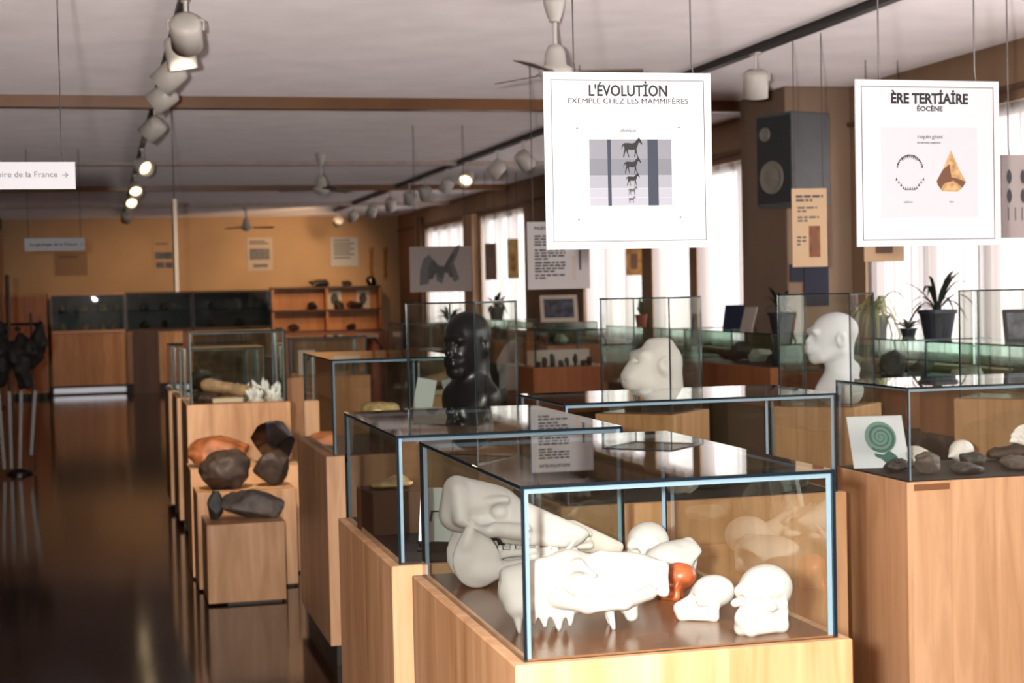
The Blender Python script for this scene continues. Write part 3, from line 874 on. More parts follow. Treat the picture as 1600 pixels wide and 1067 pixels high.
# ================================================================== SKULLS IN THE NEAREST CASE
ZF = ZP+.004
def skull_boar(loc, rz):
    t = thing('animal_skull', 'large tall white boar skull with deep jaw, back left of the nearest case', 'skull', loc, rz, 'skulls in the nearest case')
    cr = [('e', (-.095, 0, .178), (.066, .052, .056), .01),
          ('c', (-.128, 0, .236), (-.02, 0, .198), .020, .022, .035),
          ('c', (-.135, 0, .225), (-.140, 0, .165), .022, .030, .03),
          ('mc', (-.130, .030, .228), (-.128, .052, .165), .016, .016, .02),
          ('c', (-.04, 0, .180), (.165, 0, .108), .042, .015, .03),
          ('c', (-.03, 0, .150), (.14, 0, .098), .042, .022, .03),
          ('c', (.13, 0, .118), (.185, 0, .106), .013, .004, .012),
          ('mc', (-.125, .045, .165), (-.065, .074, .140), .014, .016, .015),
          ('mc', (-.065, .074, .140), (.02, .050, .125), .016, .020, .015),
          ('mc', (-.062, .046, .200), (-.020, .044, .202), .010, .010, .010),
          ('mc', (-.02, .035, .112), (.12, .022, .090), .014, .010, .012),
          ('-me', (-.036, .058, .176), (.025, .032, .020), .005),
          ('-me', (-.085, .072, .168), (.030, .030, .022), .012),
          ('-me', (.03, .058, .120), (.020, .012, .010), .006)]
    implicit('cranium', cr, (-.20, -.11, .06), (.21, .11, .27), .0052, 'bone', t)
    jw = [('me', (-.095, .050, .066), (.056, .013, .066), .004),
          ('mc', (-.115, .050, .110), (-.105, .052, .150), .014, .012, .02),
          ('mc', (-.085, .044, .034), (.08, .026, .048), .020, .016, .02),
          ('c', (.07, 0, .048), (.145, 0, .064), .030, .016, .02),
          ('mc', (-.07, .036, .075), (.10, .022, .078), .010, .008, .012),
          ('mc', (.120, .016, .065), (.150, .024, .098), .008, .004, .006)]
    implicit('lower_jaw', jw, (-.19, -.09, -.005), (.19, .09, .18), .0052, 'bone', t)
    for s in (-1, 1):
        for k in range(5):
            MB().lathe([(0, 0), (.006, .002), (.007, .012), (.005, .020), (0, .021)], 8).build('tooth', 'bone', t, smooth=True, loc=(-.035+k*.030, s*(.034-k*.002), .075))
    return t

def skull_carnivore(loc, rz):
    t = thing('animal_skull', 'biggest bright white carnivore skull at the front of the nearest case', 'skull', loc, rz, 'skulls in the nearest case')
    cr = [('e', (-.085, 0, .098), (.072, .050, .052), .01),
          ('c', (-.158, 0, .118), (-.03, 0, .146), .006, .011, .02),
          ('mc', (-.155, .0, .120), (-.148, .052, .078), .010, .012, .015),
          ('c', (-.04, 0, .108), (.03, 0, .116), .034, .042, .02),
          ('c', (.025, -.046, .134), (.025, .046, .134), .015, .015, .018),
          ('mc', (.022, .050, .134), (-.006, .074, .120), .012, .006, .01),
          ('c', (.045, 0, .100), (.150, 0, .086), .048, .038, .02),
          ('c', (.04, 0, .134), (.160, 0, .112), .020, .018, .02),
          ('mc', (.045, .026, .058), (.148, .022, .054), .028, .024, .015),
          ('e', (-.010, 0, .058), (.090, .032, .026), .02),
          ('mc', (.066, .048, .074), (.012, .096, .066), .022, .017, .010),
          ('mc', (.012, .096, .066), (-.060, .104, .070), .017, .014, .008),
          ('mc', (-.060, .104, .070), (-.118, .056, .078), .014, .015, .010),
          ('-me', (.026, .068, .102), (.027, .034, .025), .004),
          ('-me', (-.052, .072, .098), (.040, .024, .034), .006),
          ('-e', (.205, 0, .096), (.036, .024, .028), .005),
          ('-me', (.075, .050, .088), (.006, .012, .006), .004),
          ('mc', (.146, .026, .044), (.143, .031, .000), .013, .004, .004),
          ('mc', (.116, .036, .036), (.114, .038, .018), .009, .004, .003),
          ('mc', (.094, .040, .036), (.092, .042, .014), .011, .004, .003),
          ('mc', (.066, .044, .036), (.064, .046, .006), .014, .004, .003),
          ('mc', (.042, .044, .038), (.041, .045, .018), .010, .005, .003),
          ('mc', (-.080, .032, .058), (-.084, .034, .030), .018, .014, .010),
          ('mc', (-.040, .022, .045), (-.048, .030, .004), .010, .006, .008)]
    implicit('cranium', cr, (-.19, -.14, -.004), (.21, .14, .19), .005, 'bone', t)
    return t

def skull_antelope(loc, rz):
    t = thing('animal_skull', 'small grey white antelope skull behind the big carnivore skull', 'skull', loc, rz, 'skulls in the nearest case')
    cr = [('e', (-.055, 0, .098), (.042, .034, .034), .01),
          ('c', (-.02, 0, .100), (.10, 0, .060), .030, .010, .02),
          ('c', (.0, 0, .075), (.09, 0, .048), .026, .011, .02),
          ('mc', (-.03, .030, .112), (.006, .036, .100), .010, .010, .01),
          ('mc', (-.06, .028, .075), (.01, .034, .072), .009, .010, .01),
          ('mc', (-.06, .02, .07), (-.06, .024, .02), .014, .012, .012),
          ('mc', (-.06, .024, .014), (.09, .008, .018), .010, .007, .01),
          ('mc', (-.065, .012, .128), (-.075, .014, .140), .006, .003, .006),
          ('-me', (-.010, .038, .094), (.019, .016, .016), .005)]
    implicit('cranium', cr, (-.12, -.06, -.003), (.13, .06, .15), .0042, 'bone_grey', t)
    return t

def skull_primate(label, loc, rz, sc=1.0, mat='bone', muzzle=.0, face=True):
    t = thing('animal_skull', label, 'skull', loc, rz, 'skulls in the nearest case')
    s = sc
    cr = [('e', (-.018*s, 0, .082*s), (.062*s, .050*s, .048*s), .01),
          ('c', (.030*s, -.030*s, .080*s), (.030*s, .030*s, .080*s), .012*s, .012*s, .012),
          ('c', (.020*s, 0, .055*s), ((.048+muzzle)*s, 0, .034*s), .030*s, .021*s, .016),
          ('mc', (-.012*s, .046*s, .058*s), (.030*s, .042*s, .055*s), .008*s, .009*s, .008),
          ('mc', (-.018*s, .040*s, .042*s), (-.012*s, .040*s, .012*s), .011*s, .011*s, .01),
          ('mc', (-.012*s, .040*s, .012*s), ((.044+muzzle)*s, .012*s, .012*s), .012*s, .012*s, .01),
          ('c', ((.044+muzzle)*s, -.01*s, .014*s), ((.044+muzzle)*s, .01*s, .014*s), .013*s, .013*s, .01),
          ('e', (.008*s, 0, .030*s), (.040*s, .036*s, .028*s), .012),
          ('-me', (.050*s, .019*s, .064*s), (.020*s, .0135*s, .0125*s), .003),
          ('-e', ((.062+muzzle*.8)*s, 0, .047*s), (.012*s, .007*s, .010*s), .003),
          ('-me', (.004*s, .052*s, .064*s), (.018*s, .010*s, .014*s), .005)]
    implicit('cranium', cr, (-.10*s, -.075*s, -.004), ((.10+muzzle)*s, .075*s, .15*s), .0042*max(.7, s), mat, t)
    return t

skull_boar((.928, 3.68, ZF), R(-4))
skull_carnivore((.945, 3.13, ZF), R(180-10))
skull_antelope((1.115, 3.74, ZF), R(4))
skull_primate('round white primate skull at the back of the nearest case', (1.245, 3.63, ZF), R(-120), 1.0)
# cranium with an open base, lying on its side
t = thing('animal_skull', 'white skull cap with dark opening, tilted behind the red brown skull', 'skull', (1.262, 3.50, ZF), R(20), 'skulls in the nearest case')
implicit('cranium', [('e', (-.01, 0, .055), (.062, .048, .048), .01), ('c', (-.05, 0, .040), (.035, 0, .060), .034, .046, .02), ('-c', (.045, -.03, .045), (.085, -.03, .045), .026, .034, .008), ('c', (.050, 0, .098), (.062, 0, .080), .010, .008, .012)],
         (-.10, -.075, -.003), (.11, .075, .13), .0042, 'bone', t, amp=.0015, fr=60)
skull_primate('small red brown skull beside the small white skulls', (1.215, 3.36, ZF), R(150), .62, 'bone_red')
skull_primate('small white long snouted skull lying in front of the red brown one', (1.205, 3.13, ZF), R(168), .70, 'bone', .035)
skull_primate('white ape skull at the front right corner of the nearest case', (1.262, 2.985, ZF), R(215), 1.0, 'bone', .012)


# ================================================================== BUSTS
ZBP = 1.074
def bust(label, loc, rz, prims, lo, hi, mat, base, cat='bust'):
    t = thing('portrait_bust', label, cat, loc, rz, 'busts in the tall cases')
    implicit('head', prims + [('-z', .0, .001)] if False else prims, lo, hi, .0062, mat, t)
    if base: base(t)
    return t
# white ape head
ape = [('e', (-.030, 0, .195), (.098, .076, .084), .01),
       ('c', (.066, -.044, .212), (.066, .044, .212), .022, .022, .022),
       ('c', (.010, 0, .262), (-.07, 0, .262), .016, .020, .03),
       ('e', (.050, 0, .155), (.066, .068, .070), .03),
       ('e', (.088, 0, .118), (.060, .060, .060), .025),
       ('e', (.040, 0, .095), (.075, .060, .055), .03),
       ('c', (.120, -.026, .118), (.120, .026, .118), .020, .020, .012),
       ('c', (.112, -.022, .088), (.112, .022, .088), .022, .022, .012),
       ('c', (.098, 0, .172), (.112, 0, .152), .012, .017, .014),
       ('-c', (.150, -.030, .103), (.132, .0, .103), .004, .004, .004),
       ('-c', (.150, .030, .103), (.132, .0, .103), .004, .004, .004),
       ('me', (-.022, .078, .172), (.032, .016, .036), .005),
       ('-me', (-.010, .096, .174), (.020, .014, .022), .004),
       ('-me', (.092, .032, .190), (.015, .014, .010), .006),
       ('c', (-.045, 0, .16), (-.055, 0, .05), .084, .082, .03),
       ('b', (-.05, 0, .022), (.088, .085, .022), .010, .03)]
bust('white plaster ape head facing left in a tall glass case', (2.315, 6.62, ZBP+.028), R(180+6), ape, (-.17, -.12, -.005), (.18, .12, .31), 'plaster',
     lambda t: MB().box(-.15, .10, -.085, .085, -.028, 0).build('base_board', 'metal_black', t))
# white human bust
man = [('e', (-.022, 0, .325), (.104, .078, .080), .01),
       ('e', (.030, 0, .268), (.066, .062, .082), .03),
       ('c', (.086, -.034, .322), (.086, .034, .322), .016, .016, .016),
       ('c', (.090, 0, .305), (.106, 0, .278), .009, .013, .010),
       ('me', (.100, .013, .272), (.012, .010, .009), .006),
       ('e', (.082, 0, .243), (.038, .042, .030), .018),
       ('c', (.112, -.020, .252), (.112, .020, .252), .009, .009, .005),
       ('c', (.108, -.018, .233), (.108, .018, .233), .010, .010, .005),
       ('-c', (.128, -.026, .2425), (.128, .026, .2425), .006, .006, .004),
       ('e', (.070, 0, .205), (.034, .036, .028), .018),
       ('mc', (.055, .036, .208), (-.020, .058, .240), .020, .022, .025),
       ('me', (-.018, .078, .285), (.026, .014, .038), .005),
       ('-me', (-.010, .094, .288), (.015, .013, .022), .004),
       ('-me', (.100, .032, .300), (.013, .015, .011), .005),
       ('c', (-.040, 0, .25), (-.035, 0, .10), .062, .064, .03),
       ('c', (-.10, 0, .15), (.045, 0, .055), .034, .030, .03),
       ('e', (-.040, 0, .060), (.100, .120, .085), .03),
       ('-b', (0, 0, -.06), (.3, .3, .06), .002, .002)]
bust('white plaster human bust with heavy brow facing left', (3.145, 6.60, ZBP), R(180-4), man, (-.17, -.16, -.005), (.16, .16, .42), 'plaster_cool', None)
# black bust
blk = [('e', (-.010, 0, .355), (.102, .092, .096), .01),
       ('e', (.035, 0, .290), (.062, .064, .090), .03),
       ('c', (.084, -.034, .338), (.084, .034, .338), .014, .014, .018),
       ('c', (.092, 0, .326), (.118, 0, .286), .010, .018, .012),
       ('e', (.082, 0, .245), (.040, .042, .034), .02),
       ('c', (.112, -.018, .258), (.112, .018, .258), .011, .011, .006),
       ('c', (.110, -.017, .238), (.110, .017, .238), .012, .012, .006),
       ('e', (.078, 0, .205), (.036, .040, .030), .02),
       ('me', (-.015, .090, .305), (.022, .012, .034), .006),
       ('-me', (.100, .030, .316), (.015, .015, .011), .006),
       ('c', (-.030, 0, .28), (-.030, 0, .10), .075, .075, .03),
       ('c', (-.02, -.075, .10), (-.02, .075, .10), .062, .062, .05),
       ('e', (-.02, 0, .05), (.090, .125, .075), .04),
       ('-b', (0, 0, -.06), (.3, .3, .06), .002, .002)]
bust('glossy black bust in the tall glass case left of the white ape', (1.455, 6.46, ZBP), R(180+38), blk, (-.16, -.17, -.005), (.17, .17, .47), 'bronze_black', None)


# ================================================================== CONTENTS OF THE OTHER CASES
# --- case behind the skulls: dark block, golden fossil, easel with a label, pale bones
tag(MB().box(-.075, .075, -.09, .09, 0, .125).build('mount_block', 'dark_wood', loc=(.800, 4.62, ZF), rot=(0, 0, R(6)), bevel=.003), 'dark wooden mount block in the case behind the skulls', 'block')
fo = thing('fossil', 'flat golden fossil lying on the dark mount block', 'fossil', (.805, 4.62, ZF+.125), R(10))
implicit('shell', [('e', (0, 0, .012), (.065, .05, .014), .01), ('e', (.03, .01, .024), (.025, .03, .012), .01)], (-.09, -.08, -.004), (.09, .08, .05), .005, 'gold_fossil', fo, amp=.003, fr=110)
rock('fossil', 'pale fossil bone leaning against the dark mount block', 'rock_pale', (.06, .05, .10), (.895, 4.47, ZF), .4, 31, cat='fossil')
rock('fossil', 'small pale fossil tooth in front of the dark mount block', 'rock_pale', (.045, .04, .06), (.865, 4.36, ZF), .9, 32, cat='fossil')
ez = thing('label_easel', 'bluish white label card on a black wire easel behind the skull case', 'label', (.872, 4.235, ZF), R(-28))
MB().box(-.065, .065, -.003, .003, .02, .165).build('card', 'card_white', ez, rot=(R(-14), 0, 0))
MB().tube([(-.05, -.055, .004), (.05, -.055, .004), (.05, .03, .004), (.028, .012, .10), (-.028, .012, .10), (-.05, .03, .004), (-.05, -.055, .004)], .0035, 6).build('wire_stand', 'metal_black', ez)
MB().tube([(-.05, -.03, .012), (-.05, -.055, .030)], .003, 6).build('hook', 'metal_black', ez)
for i, (x, y, s, m_) in enumerate(((1.06, 4.45, (.16, .10, .05), 'rock_pale'), (1.20, 4.62, (.12, .10, .06), 'rock_slate'), (1.10, 4.78, (.10, .09, .05), 'rock_grey'))):
    rock('fossil', ('long pale fossil bone in the case behind the skulls', 'dark slate fossil in the right of the case behind the skulls', 'grey fossil lump at the back of the case behind the skulls')[i], m_, s, (x, y, ZF), i*.7, 40+i, cat='fossil')
# --- wide case: dark slates
nm = ['leftmost', 'second', 'third', 'fourth', 'fifth', 'sixth', 'rightmost']
for i in range(7):
    m_ = ('rock_slate', 'rock_brown', 'rock_slate', 'rock_pale', 'rock_slate', 'rock_grey', 'rock_slate')[i]
    kd = ('dark slate', 'dark brown', 'dark slate', 'pale', 'dark slate', 'grey', 'dark slate')[i]
    rock('stone', '%s stone, %s, in the wide case behind the skulls' % (nm[i], kd), m_, (.12+.02*(i % 3), .11, .045+.012*(i % 2)), (1.50+i*.130, 5.10+.10*(i % 3), ZF), i*.9, 50+i, group='stones in the wide case')
# --- right case
am = thing('picture_card', 'white card with green ammonite drawing leaning in the right case', 'card', (2.808, 5.490, ZF), R(-8))
AM = (R(-24), 0, 0)
MB().box(-.100, .115, 0, .004, 0, .205).build('card', 'card_white', am, rot=AM)
def spiral_disc():
    m = MB(); n = 64; vs = []; r0, r1 = .004, .062
    pts_o = []; pts_i = []
    turns = 3.2
    for k in range(n*3+1):
        u = k/(n*3); a = -turns*2*math.pi*u + R(-60)
        r_ = .006 + .055*u**1.25
        wdt = .002 + .0085*u
        pts_o.append((r_*math.cos(a), r_*math.sin(a))); pts_i.append(((r_-wdt)*math.cos(a), (r_-wdt)*math.sin(a)))
    for o_, i_ in zip(pts_o, pts_i): vs += [(o_[0], 0, o_[1]), (i_[0], 0, i_[1])]
    m.add(vs, [(2*k, 2*k+2, 2*k+3, 2*k+1) for k in range(len(pts_o)-1)])
    return m
disc = MB().poly([(.060*math.cos(2*math.pi*k/40), .062*math.sin(2*math.pi*k/40)) for k in range(40)], 0, .0004)
disc.build('drawn_shell', 'green_pale', am, loc=(.002, -.0012+.0, .115), rot=AM)
spiral_disc().build('drawn_spiral', 'green_ink', am, loc=(.002, -.0020, .115), rot=AM)
MB().poly([(-.015, .058), (.02, .050), (.045, .066), (.068, .048), (.078, .030), (.068, .018), (.060, .028), (.052, .012), (.040, .022), (.028, .014), (.012, .034), (-.01, .044)], -.0018, .0004).build('drawn_tentacles', 'green_ink', am, rot=AM)
for i, (x, y, s, m_, lb) in enumerate((
        (2.80, 5.36, (.10, .05, .035), 'rock_slate', 'dark slate piece below the ammonite card'),
        (2.885, 5.26, (.09, .07, .055), 'rock_grey', 'grey pointed stone at the front left of the right case'),
        (3.02, 5.24, (.20, .10, .03), 'rock_slate', 'long flat dark slab along the front of the right case'),
        (3.26, 5.26, (.22, .12, .035), 'rock_grey', 'flat grey slab at the front right of the right case'),
        (2.96, 5.50, (.10, .08, .06), 'shell_white', 'white shell lump beside the ammonite card'),
        (3.14, 5.40, (.08, .07, .045), 'rock_slate', 'dark stone between the shells of the right case'),
        (3.40, 5.48, (.24, .12, .06), 'rock_brown', 'brown stone under the white fan shell'))):
    rock('fossil', lb, m_, (s[0]*1.2, s[1]*1.2, s[2]*1.25), (x, y, ZF), i*.5, 70+i, cat='fossil', group='fossils in the right case')
sh = thing('cone_shell', 'rounded white shell with pink mouth in the right case', 'shell', (3.165, 5.52, ZF), R(25))
implicit('shell_body', [('e', (0, 0, .045), (.055, .04, .042), .01), ('c', (-.02, 0, .045), (-.08, 0, .030), .030, .006, .02), ('-e', (.055, -.01, .03), (.03, .02, .02), .008)], (-.10, -.06, -.003), (.08, .06, .10), .005, 'shell_white', sh)
implicit('shell_mouth', [('e', (.035, -.012, .028), (.026, .02, .018), .005)], (0, -.04, 0), (.08, .03, .06), .005, 'shell_pink', sh)
fs = thing('fan_shell', 'white ribbed fan shell standing in the right case', 'shell', (3.42, 5.47, ZF+.045), R(-20))
m = MB(); vs = []; N_ = 17
for i in range(N_):
    a = R(20 + 140*i/(N_-1)); rp = .004*(-1)**i
    for r_ in (.006, .04, .075, .095):
        vs.append((r_*math.cos(a), rp*r_*10 - .03*math.sin(math.pi*r_/.11), r_*math.sin(a)))
fsx = [(i*4+j, (i+1)*4+j, (i+1)*4+j+1, i*4+j+1) for i in range(N_-1) for j in range(3)]
m.add(vs, fsx); k0 = len(m.v)
m.add([(a, b+.006, c) for a, b, c in vs], [f[::-1] for f in fsx])
m.build('shell_body', 'shell_white', fs, smooth=False, rot=(R(-15), 0, R(30)))
bc_ = thing('picture_card', 'blue picture card leaning at the right edge of the right case', 'card', (3.53, 5.42, ZF), R(-8))
MB().box(-.07, .07, 0, .004, 0, .17).build('card', 'blue_print', bc_, rot=(R(-15), 0, 0))
MB().poly([(-.05, .02), (-.02, .06), (-.035, .11), (.0, .085), (.02, .14), (.03, .08), (.055, .05), (.02, .03)], -.0012, .0004).build('drawn_branches', 'navy', bc_, rot=(R(-15), 0, 0))
# --- tall aisle case
gf = thing('fossil', 'golden brown domed fossil in the tall aisle case', 'fossil', (1.235, 7.30, ZF), 0)
MB().lathe([(.055, 0), (.055, .135), (.045, .145), (0, .145)], 20).build('stand', 'dark_wood', gf)
implicit('shell', [('e', (0, 0, .165), (.09, .07, .040), .01), ('-e', (0, 0, .208), (.06, .045, .016), .01)], (-.12, -.10, .11), (.12, .10, .24), .007, 'gold_fossil', gf, amp=.006, fr=70)
lc = thing('label_card', 'pale blue label card leaning in the tall aisle case', 'label', (1.40, 7.32, ZF), R(-6))
MB().box(-.045, .045, 0, .003, 0, .30).build('card', 'card_white', lc, rot=(R(-8), R(12), 0))
tag(MB().box(-.09, .09, -.07, .07, 0, .175).build('glare_block', 'shell_white', loc=(1.40, 7.06, ZF), bevel=.006), 'white block added for a bright reflection, front of the tall aisle case', 'block')  # added in place of a bright reflected patch
# --- petrified log and crystals
lg = thing('petrified_log', 'brown petrified log lying slanted in the aisle glass case', 'fossil', (.85, 10.95, ZF), R(-24))
implicit('log', [('c', (-.18, 0, .105), (.19, 0, .045), .045, .040, .01)], (-.26, -.08, -.004), (.26, .08, .17), .008, 'fossil_wood', lg, amp=.004, fr=60)
MB().box(-.20, -.10, -.035, .035, 0, .060).build('log_cradle', 'dark_wood', lg)
for i, (x, y, s, lb) in enumerate(((.985, 10.755, .12, 'largest white crystal cluster at the right of the log case'), (1.11, 10.765, .12, 'white crystal cluster in the right front corner of the log case'),
                                   (.92, 11.12, .13, 'small white crystal cluster behind the petrified log'), (1.08, 11.05, .15, 'white crystal cluster at the right back of the log case'))):
    t = thing('crystal_cluster', lb, 'crystal', (x, y, ZF), i*.8, 'crystals in the log case')
    rr = random.Random(i)
    MB().lathe([(s*.5, 0), (s*.45, .015), (0, .02)], 9).build('matrix', 'rock_pale', t)
    for k in range(9):
        a, tl = rr.uniform(0, 6.28), rr.uniform(.05, .7); ln = s*rr.uniform(.5, 1.0); r_ = s*.12
        d = Vector((math.cos(a)*tl, math.sin(a)*tl, 1)).normalized()
        MB().lathe([(r_*.8, 0), (r_, ln*.7), (0, ln)], 6).build('crystal', 'crystal', t, loc=(math.cos(a)*s*.25, math.sin(a)*s*.25, .008), rot=d.to_track_quat('Z', 'Y').to_euler())
rock('stone', 'dark stone at the left front of the log case', 'rock_brown', (.16, .12, .07), (.66, 10.83, ZF), 0, 90)
tag(MB().box(-.10, .10, -.05, .05, 0, .03).build('cork_block', 'card_tan', loc=(.80, 10.76, ZF), bevel=.004), 'pale flat block below the petrified log', 'block')
rock('stone', 'dark stone in the second aisle case', 'rock_brown', (.22, .2, .13), (.75, 11.85, ZF), .3, 91)
rock('stone', 'dark stone in the last aisle case', 'rock_slate', (.2, .2, .15), (.75, 12.75, ZF), .3, 92)
# --- small white card on the warm case
t = thing('picture_card', 'small white card with a black mark on the warm birch case', 'card', (1.75, 14.15, ZF), 0)
MB().box(-.075, .075, 0, .005, 0, .215).build('card', 'box_cream', t)
MB().poly([(-.04, .12), (.0, .15), (.045, .165), (.02, .13), (.0, .12)], -.0012, .0005).build('drawn_mark', 'ink', t)
# --- reddish case: pale strip with a row of small dark fossils
t = thing('fossil_tray', 'pale tray standing in the reddish case, behind small dark fossils', 'tray', (4.12, 14.42, ZF), 0)
MB().box(-.30, .30, 0, .02, 0, .14).build('tray_back', 'box_cream', t)
MB().box(-.30, .30, -.12, 0, 0, .012).build('tray_base', 'box_cream', t)
for i in range(8):
    rock('fossil', '%s small dark fossil in front of the pale tray' % ['first', 'second', 'third', 'fourth', 'fifth', 'sixth', 'seventh', 'last'][i], 'rock_brown',
         (.06, .05, .05+.03*((i*7) % 3)), (3.87+i*.072, 14.23+.02*((i*5) % 3), ZF), i, 100+i, cat='fossil', group='small fossils before the pale tray')
# --- window cases: dark stones
k = 0
wn_ = ['in the window case at the right edge', 'in the window case below the spider plant', 'in the window case below the leaning dark card', 'in the window case behind the ape bust', 'in the window case below the framed photograph', 'in the farthest window case']
for i, y in enumerate((6.2, 8.05, 9.9, 11.85, 15.4, 17.6)):
    for j in range(5):
        m_ = ('rock_slate', 'rock_brown', 'rock_grey', 'rock_slate', 'rock_pale')[(j+i) % 5]
        nmj = ['nearest stone', 'second stone', 'middle stone', 'fourth stone', 'farthest stone'][j]
        rock('stone', '%s %s' % (nmj, wn_[i]), m_, (.16, .18, .07+.03*((i+j) % 3)), (4.50+.07*((j*3+i) % 3-1), y+.25+j*.30, 1.065), j*.6, 200+i*5+j, group='stones in the window cases')


# ================================================================== THINGS ALONG THE WINDOW
def strap_leaf(m, base, az, length, rise, droop, wd, n=7, mi=0, th=.0012):
    d = Vector((math.cos(az), math.sin(az), 0)); s = Vector((-d.y, d.x, 0)); vs = []
    for k in range(n+1):
        u = k/n
        p = Vector(base) + d*(length*u) + Vector((0, 0, rise*u - droop*u*u))
        w_ = wd*(math.sin(math.pi*min(1, .12+u*.88)))**.7
        vs += [tuple(p+s*w_), tuple(p-s*w_)]
    f = [(2*k, 2*k+1, 2*k+3, 2*k+2) for k in range(n)]
    m.add(vs, f, mi)
    m.add([(a, b, c-th) for a, b, c in vs], [q[::-1] for q in f], mi)

def plant(label, loc, pot_r, pot_h, potm, leaves, leafm, seed, spread=.3, rise=.3, droop=.4, wd=.012, cat='plant', name='potted_plant', tall=0.0):
    t = thing(name, label, cat, loc, 0, 'potted plants along the windows')
    MB().lathe([(pot_r*.72, 0), (pot_r*.95, pot_h*.85), (pot_r*1.05, pot_h*.86), (pot_r*1.05, pot_h), (pot_r*.92, pot_h), (pot_r*.88, pot_h*.88), (0, pot_h*.88)], 20).build('pot', potm, t, smooth=False)
    rr = random.Random(seed)
    for k in range(leaves):
        m = MB(); az = rr.uniform(0, 6.28)
        strap_leaf(m, (0, 0, pot_h*.9+tall*rr.random()), az, spread*rr.uniform(.5, 1.05), rise*rr.uniform(.6, 1.2), droop*rr.uniform(.6, 1.2), wd*rr.uniform(.7, 1.2))
        m.build('leaf', leafm if isinstance(leafm, str) else leafm[k % len(leafm)], t, smooth=True)
    return t
ZT = 1.29
plant('arching spider plant in a grey pot, right of the white human bust', (4.56, 8.95, ZT), .085, .12, 'pot_grey', 30, ['leaf_green', 'leaf_pale', 'leaf_pale'], 3, .27, .46, .62, .010)
plant('dark leafy plant in a large dark pot, seen through the right bust case', (4.56, 8.20, ZT), .105, .16, 'pot_dark', 20, 'leaf_dark', 5, .28, .40, .34, .013)
plant('low dark plant left of the large dark pot', (4.55, 8.52, ZT), .05, .05, 'pot_dark', 14, 'leaf_dark', 8, .16, .12, .10, .012)
plant('dark bushy plant in a dark pot before the pillar', (4.56, 10.35, ZT), .09, .13, 'pot_dark', 22, 'leaf_dark', 9, .16, .28, .22, .014)
plant('small seedling in a red pot behind the white ape bust', (4.55, 13.3, ZT), .055, .09, 'pot_red', 6, 'leaf_green', 10, .07, .22, .08, .014)
plant('dark plant on the back window case, below the fossil bird board', (4.56, 18.6, ZT), .10, .14, 'pot_dark', 18, 'leaf_dark', 12, .22, .30, .24, .022)
plant('dark plant at the back corner by the shelves', (4.55, 21.2, 1.0), .14, .2, 'pot_dark', 18, 'leaf_dark', 13, .34, .5, .45, .03)
tag(MB().box(-.12, .12, -.12, .12, 0, .50).box(-.13, .13, -.13, .13, .50, 1.0).build('plant_stand', 'dark_wood', loc=(4.55, 21.2, 0)), 'dark wooden stand under the corner plant', 'stand')

def lean_card(label, loc, w_, h_, mat, rz, tilt, frame=None, group='cards and frames along the windows'):
    t = thing('framed_photograph' if frame else 'leaning_card', label, 'picture' if frame else 'card', loc, rz, group)
    if frame:
        f = MB(); e = w_*.10
        f.box(-w_/2, w_/2, 0, .018, 0, e).box(-w_/2, w_/2, 0, .018, h_-e, h_).box(-w_/2, -w_/2+e, 0, .018, e, h_-e).box(w_/2-e, w_/2, 0, .018, e, h_-e)
        f.build('frame', frame, t, rot=(R(-tilt), 0, 0))
        MB().box(-w_/2+e, w_/2-e, .006, .012, e, h_-e).build('photograph', mat, t, rot=(R(-tilt), 0, 0))
    else:
        MB().box(-w_/2, w_/2, 0, .006, 0, h_).build('card', mat, t, rot=(R(-tilt), 0, 0))
    s = math.sin(R(tilt))*h_*.7; c = math.cos(R(tilt))*h_*.7
    MB().tube([(0, s+.01, c), (0, s+.07, .004)], .006, 6).build('prop', 'frame_brown', t)
    return t
lean_card('framed dark photograph on the window case left of the ape bust', (4.52, 15.75, ZT), .385, .275, 'photo_grey', R(-6), 14, 'frame_pale')
lean_card('dark navy card leaning on the window case right of the ape bust', (4.56, 11.25, ZT), .16, .185, 'navy', R(-50), 16)
lean_card('pale card seen edge on, beside the dark navy card', (4.56, 10.98, ZT), .17, .17, 'box_cream', R(-82), 16)
lean_card('dark framed card at the far right edge on the window case', (4.56, 7.35, ZT), .16, .17, 'photo_grey', R(-10), 12, 'metal_black')
# --- loudspeaker on the pillar
sp = thing('loudspeaker', 'large dark grey loudspeaker hung high on the pillar', 'loudspeaker', (4.70, 10.42, 2.15), R(20))
MB().box(-.18, .18, -.18, .18, 0, .64).build('cabinet', 'speaker_box', sp, bevel=.008)
MB().box(-.184, -.179, -.165, .165, .02, .62).build('grille', 'speaker_cloth', sp)
MB().lathe([(.115, 0), (.11, .010), (.07, .004), (0, .012)], 24).build('woofer', 'speaker_cone', sp, loc=(-.185, .02, .20), rot=(0, R(-90), 0))
MB().lathe([(.05, 0), (.045, .012), (.02, .006), (0, .012)], 20).build('tweeter', 'speaker_cone', sp, loc=(-.185, .08, .50), rot=(0, R(-90), 0))
MB().tube([(.1, .17, .45), (.445, .37, .50)], .02, 8).build('bracket', 'metal_black', sp)
# --- panels on the pillar
tag(MB().box(-.10, .10, -.012, 0, 0, .62).build('wall_panel', 'navy', loc=(5.08, 10.898, 1.45), bevel=.004), 'tall dark navy panel on the pillar front', 'panel')
t = thing('wall_plate', 'small dark square picture on the pillar, left of the navy panel', 'picture', (4.925, 10.898, 1.63))
MB().box(-.05, .05, -.012, 0, 0, .125).build('plate', 'navy', t)
MB().box(-.054, .054, -.006, 0, -.004, .129).build('plate_frame', 'frame_brown', t)


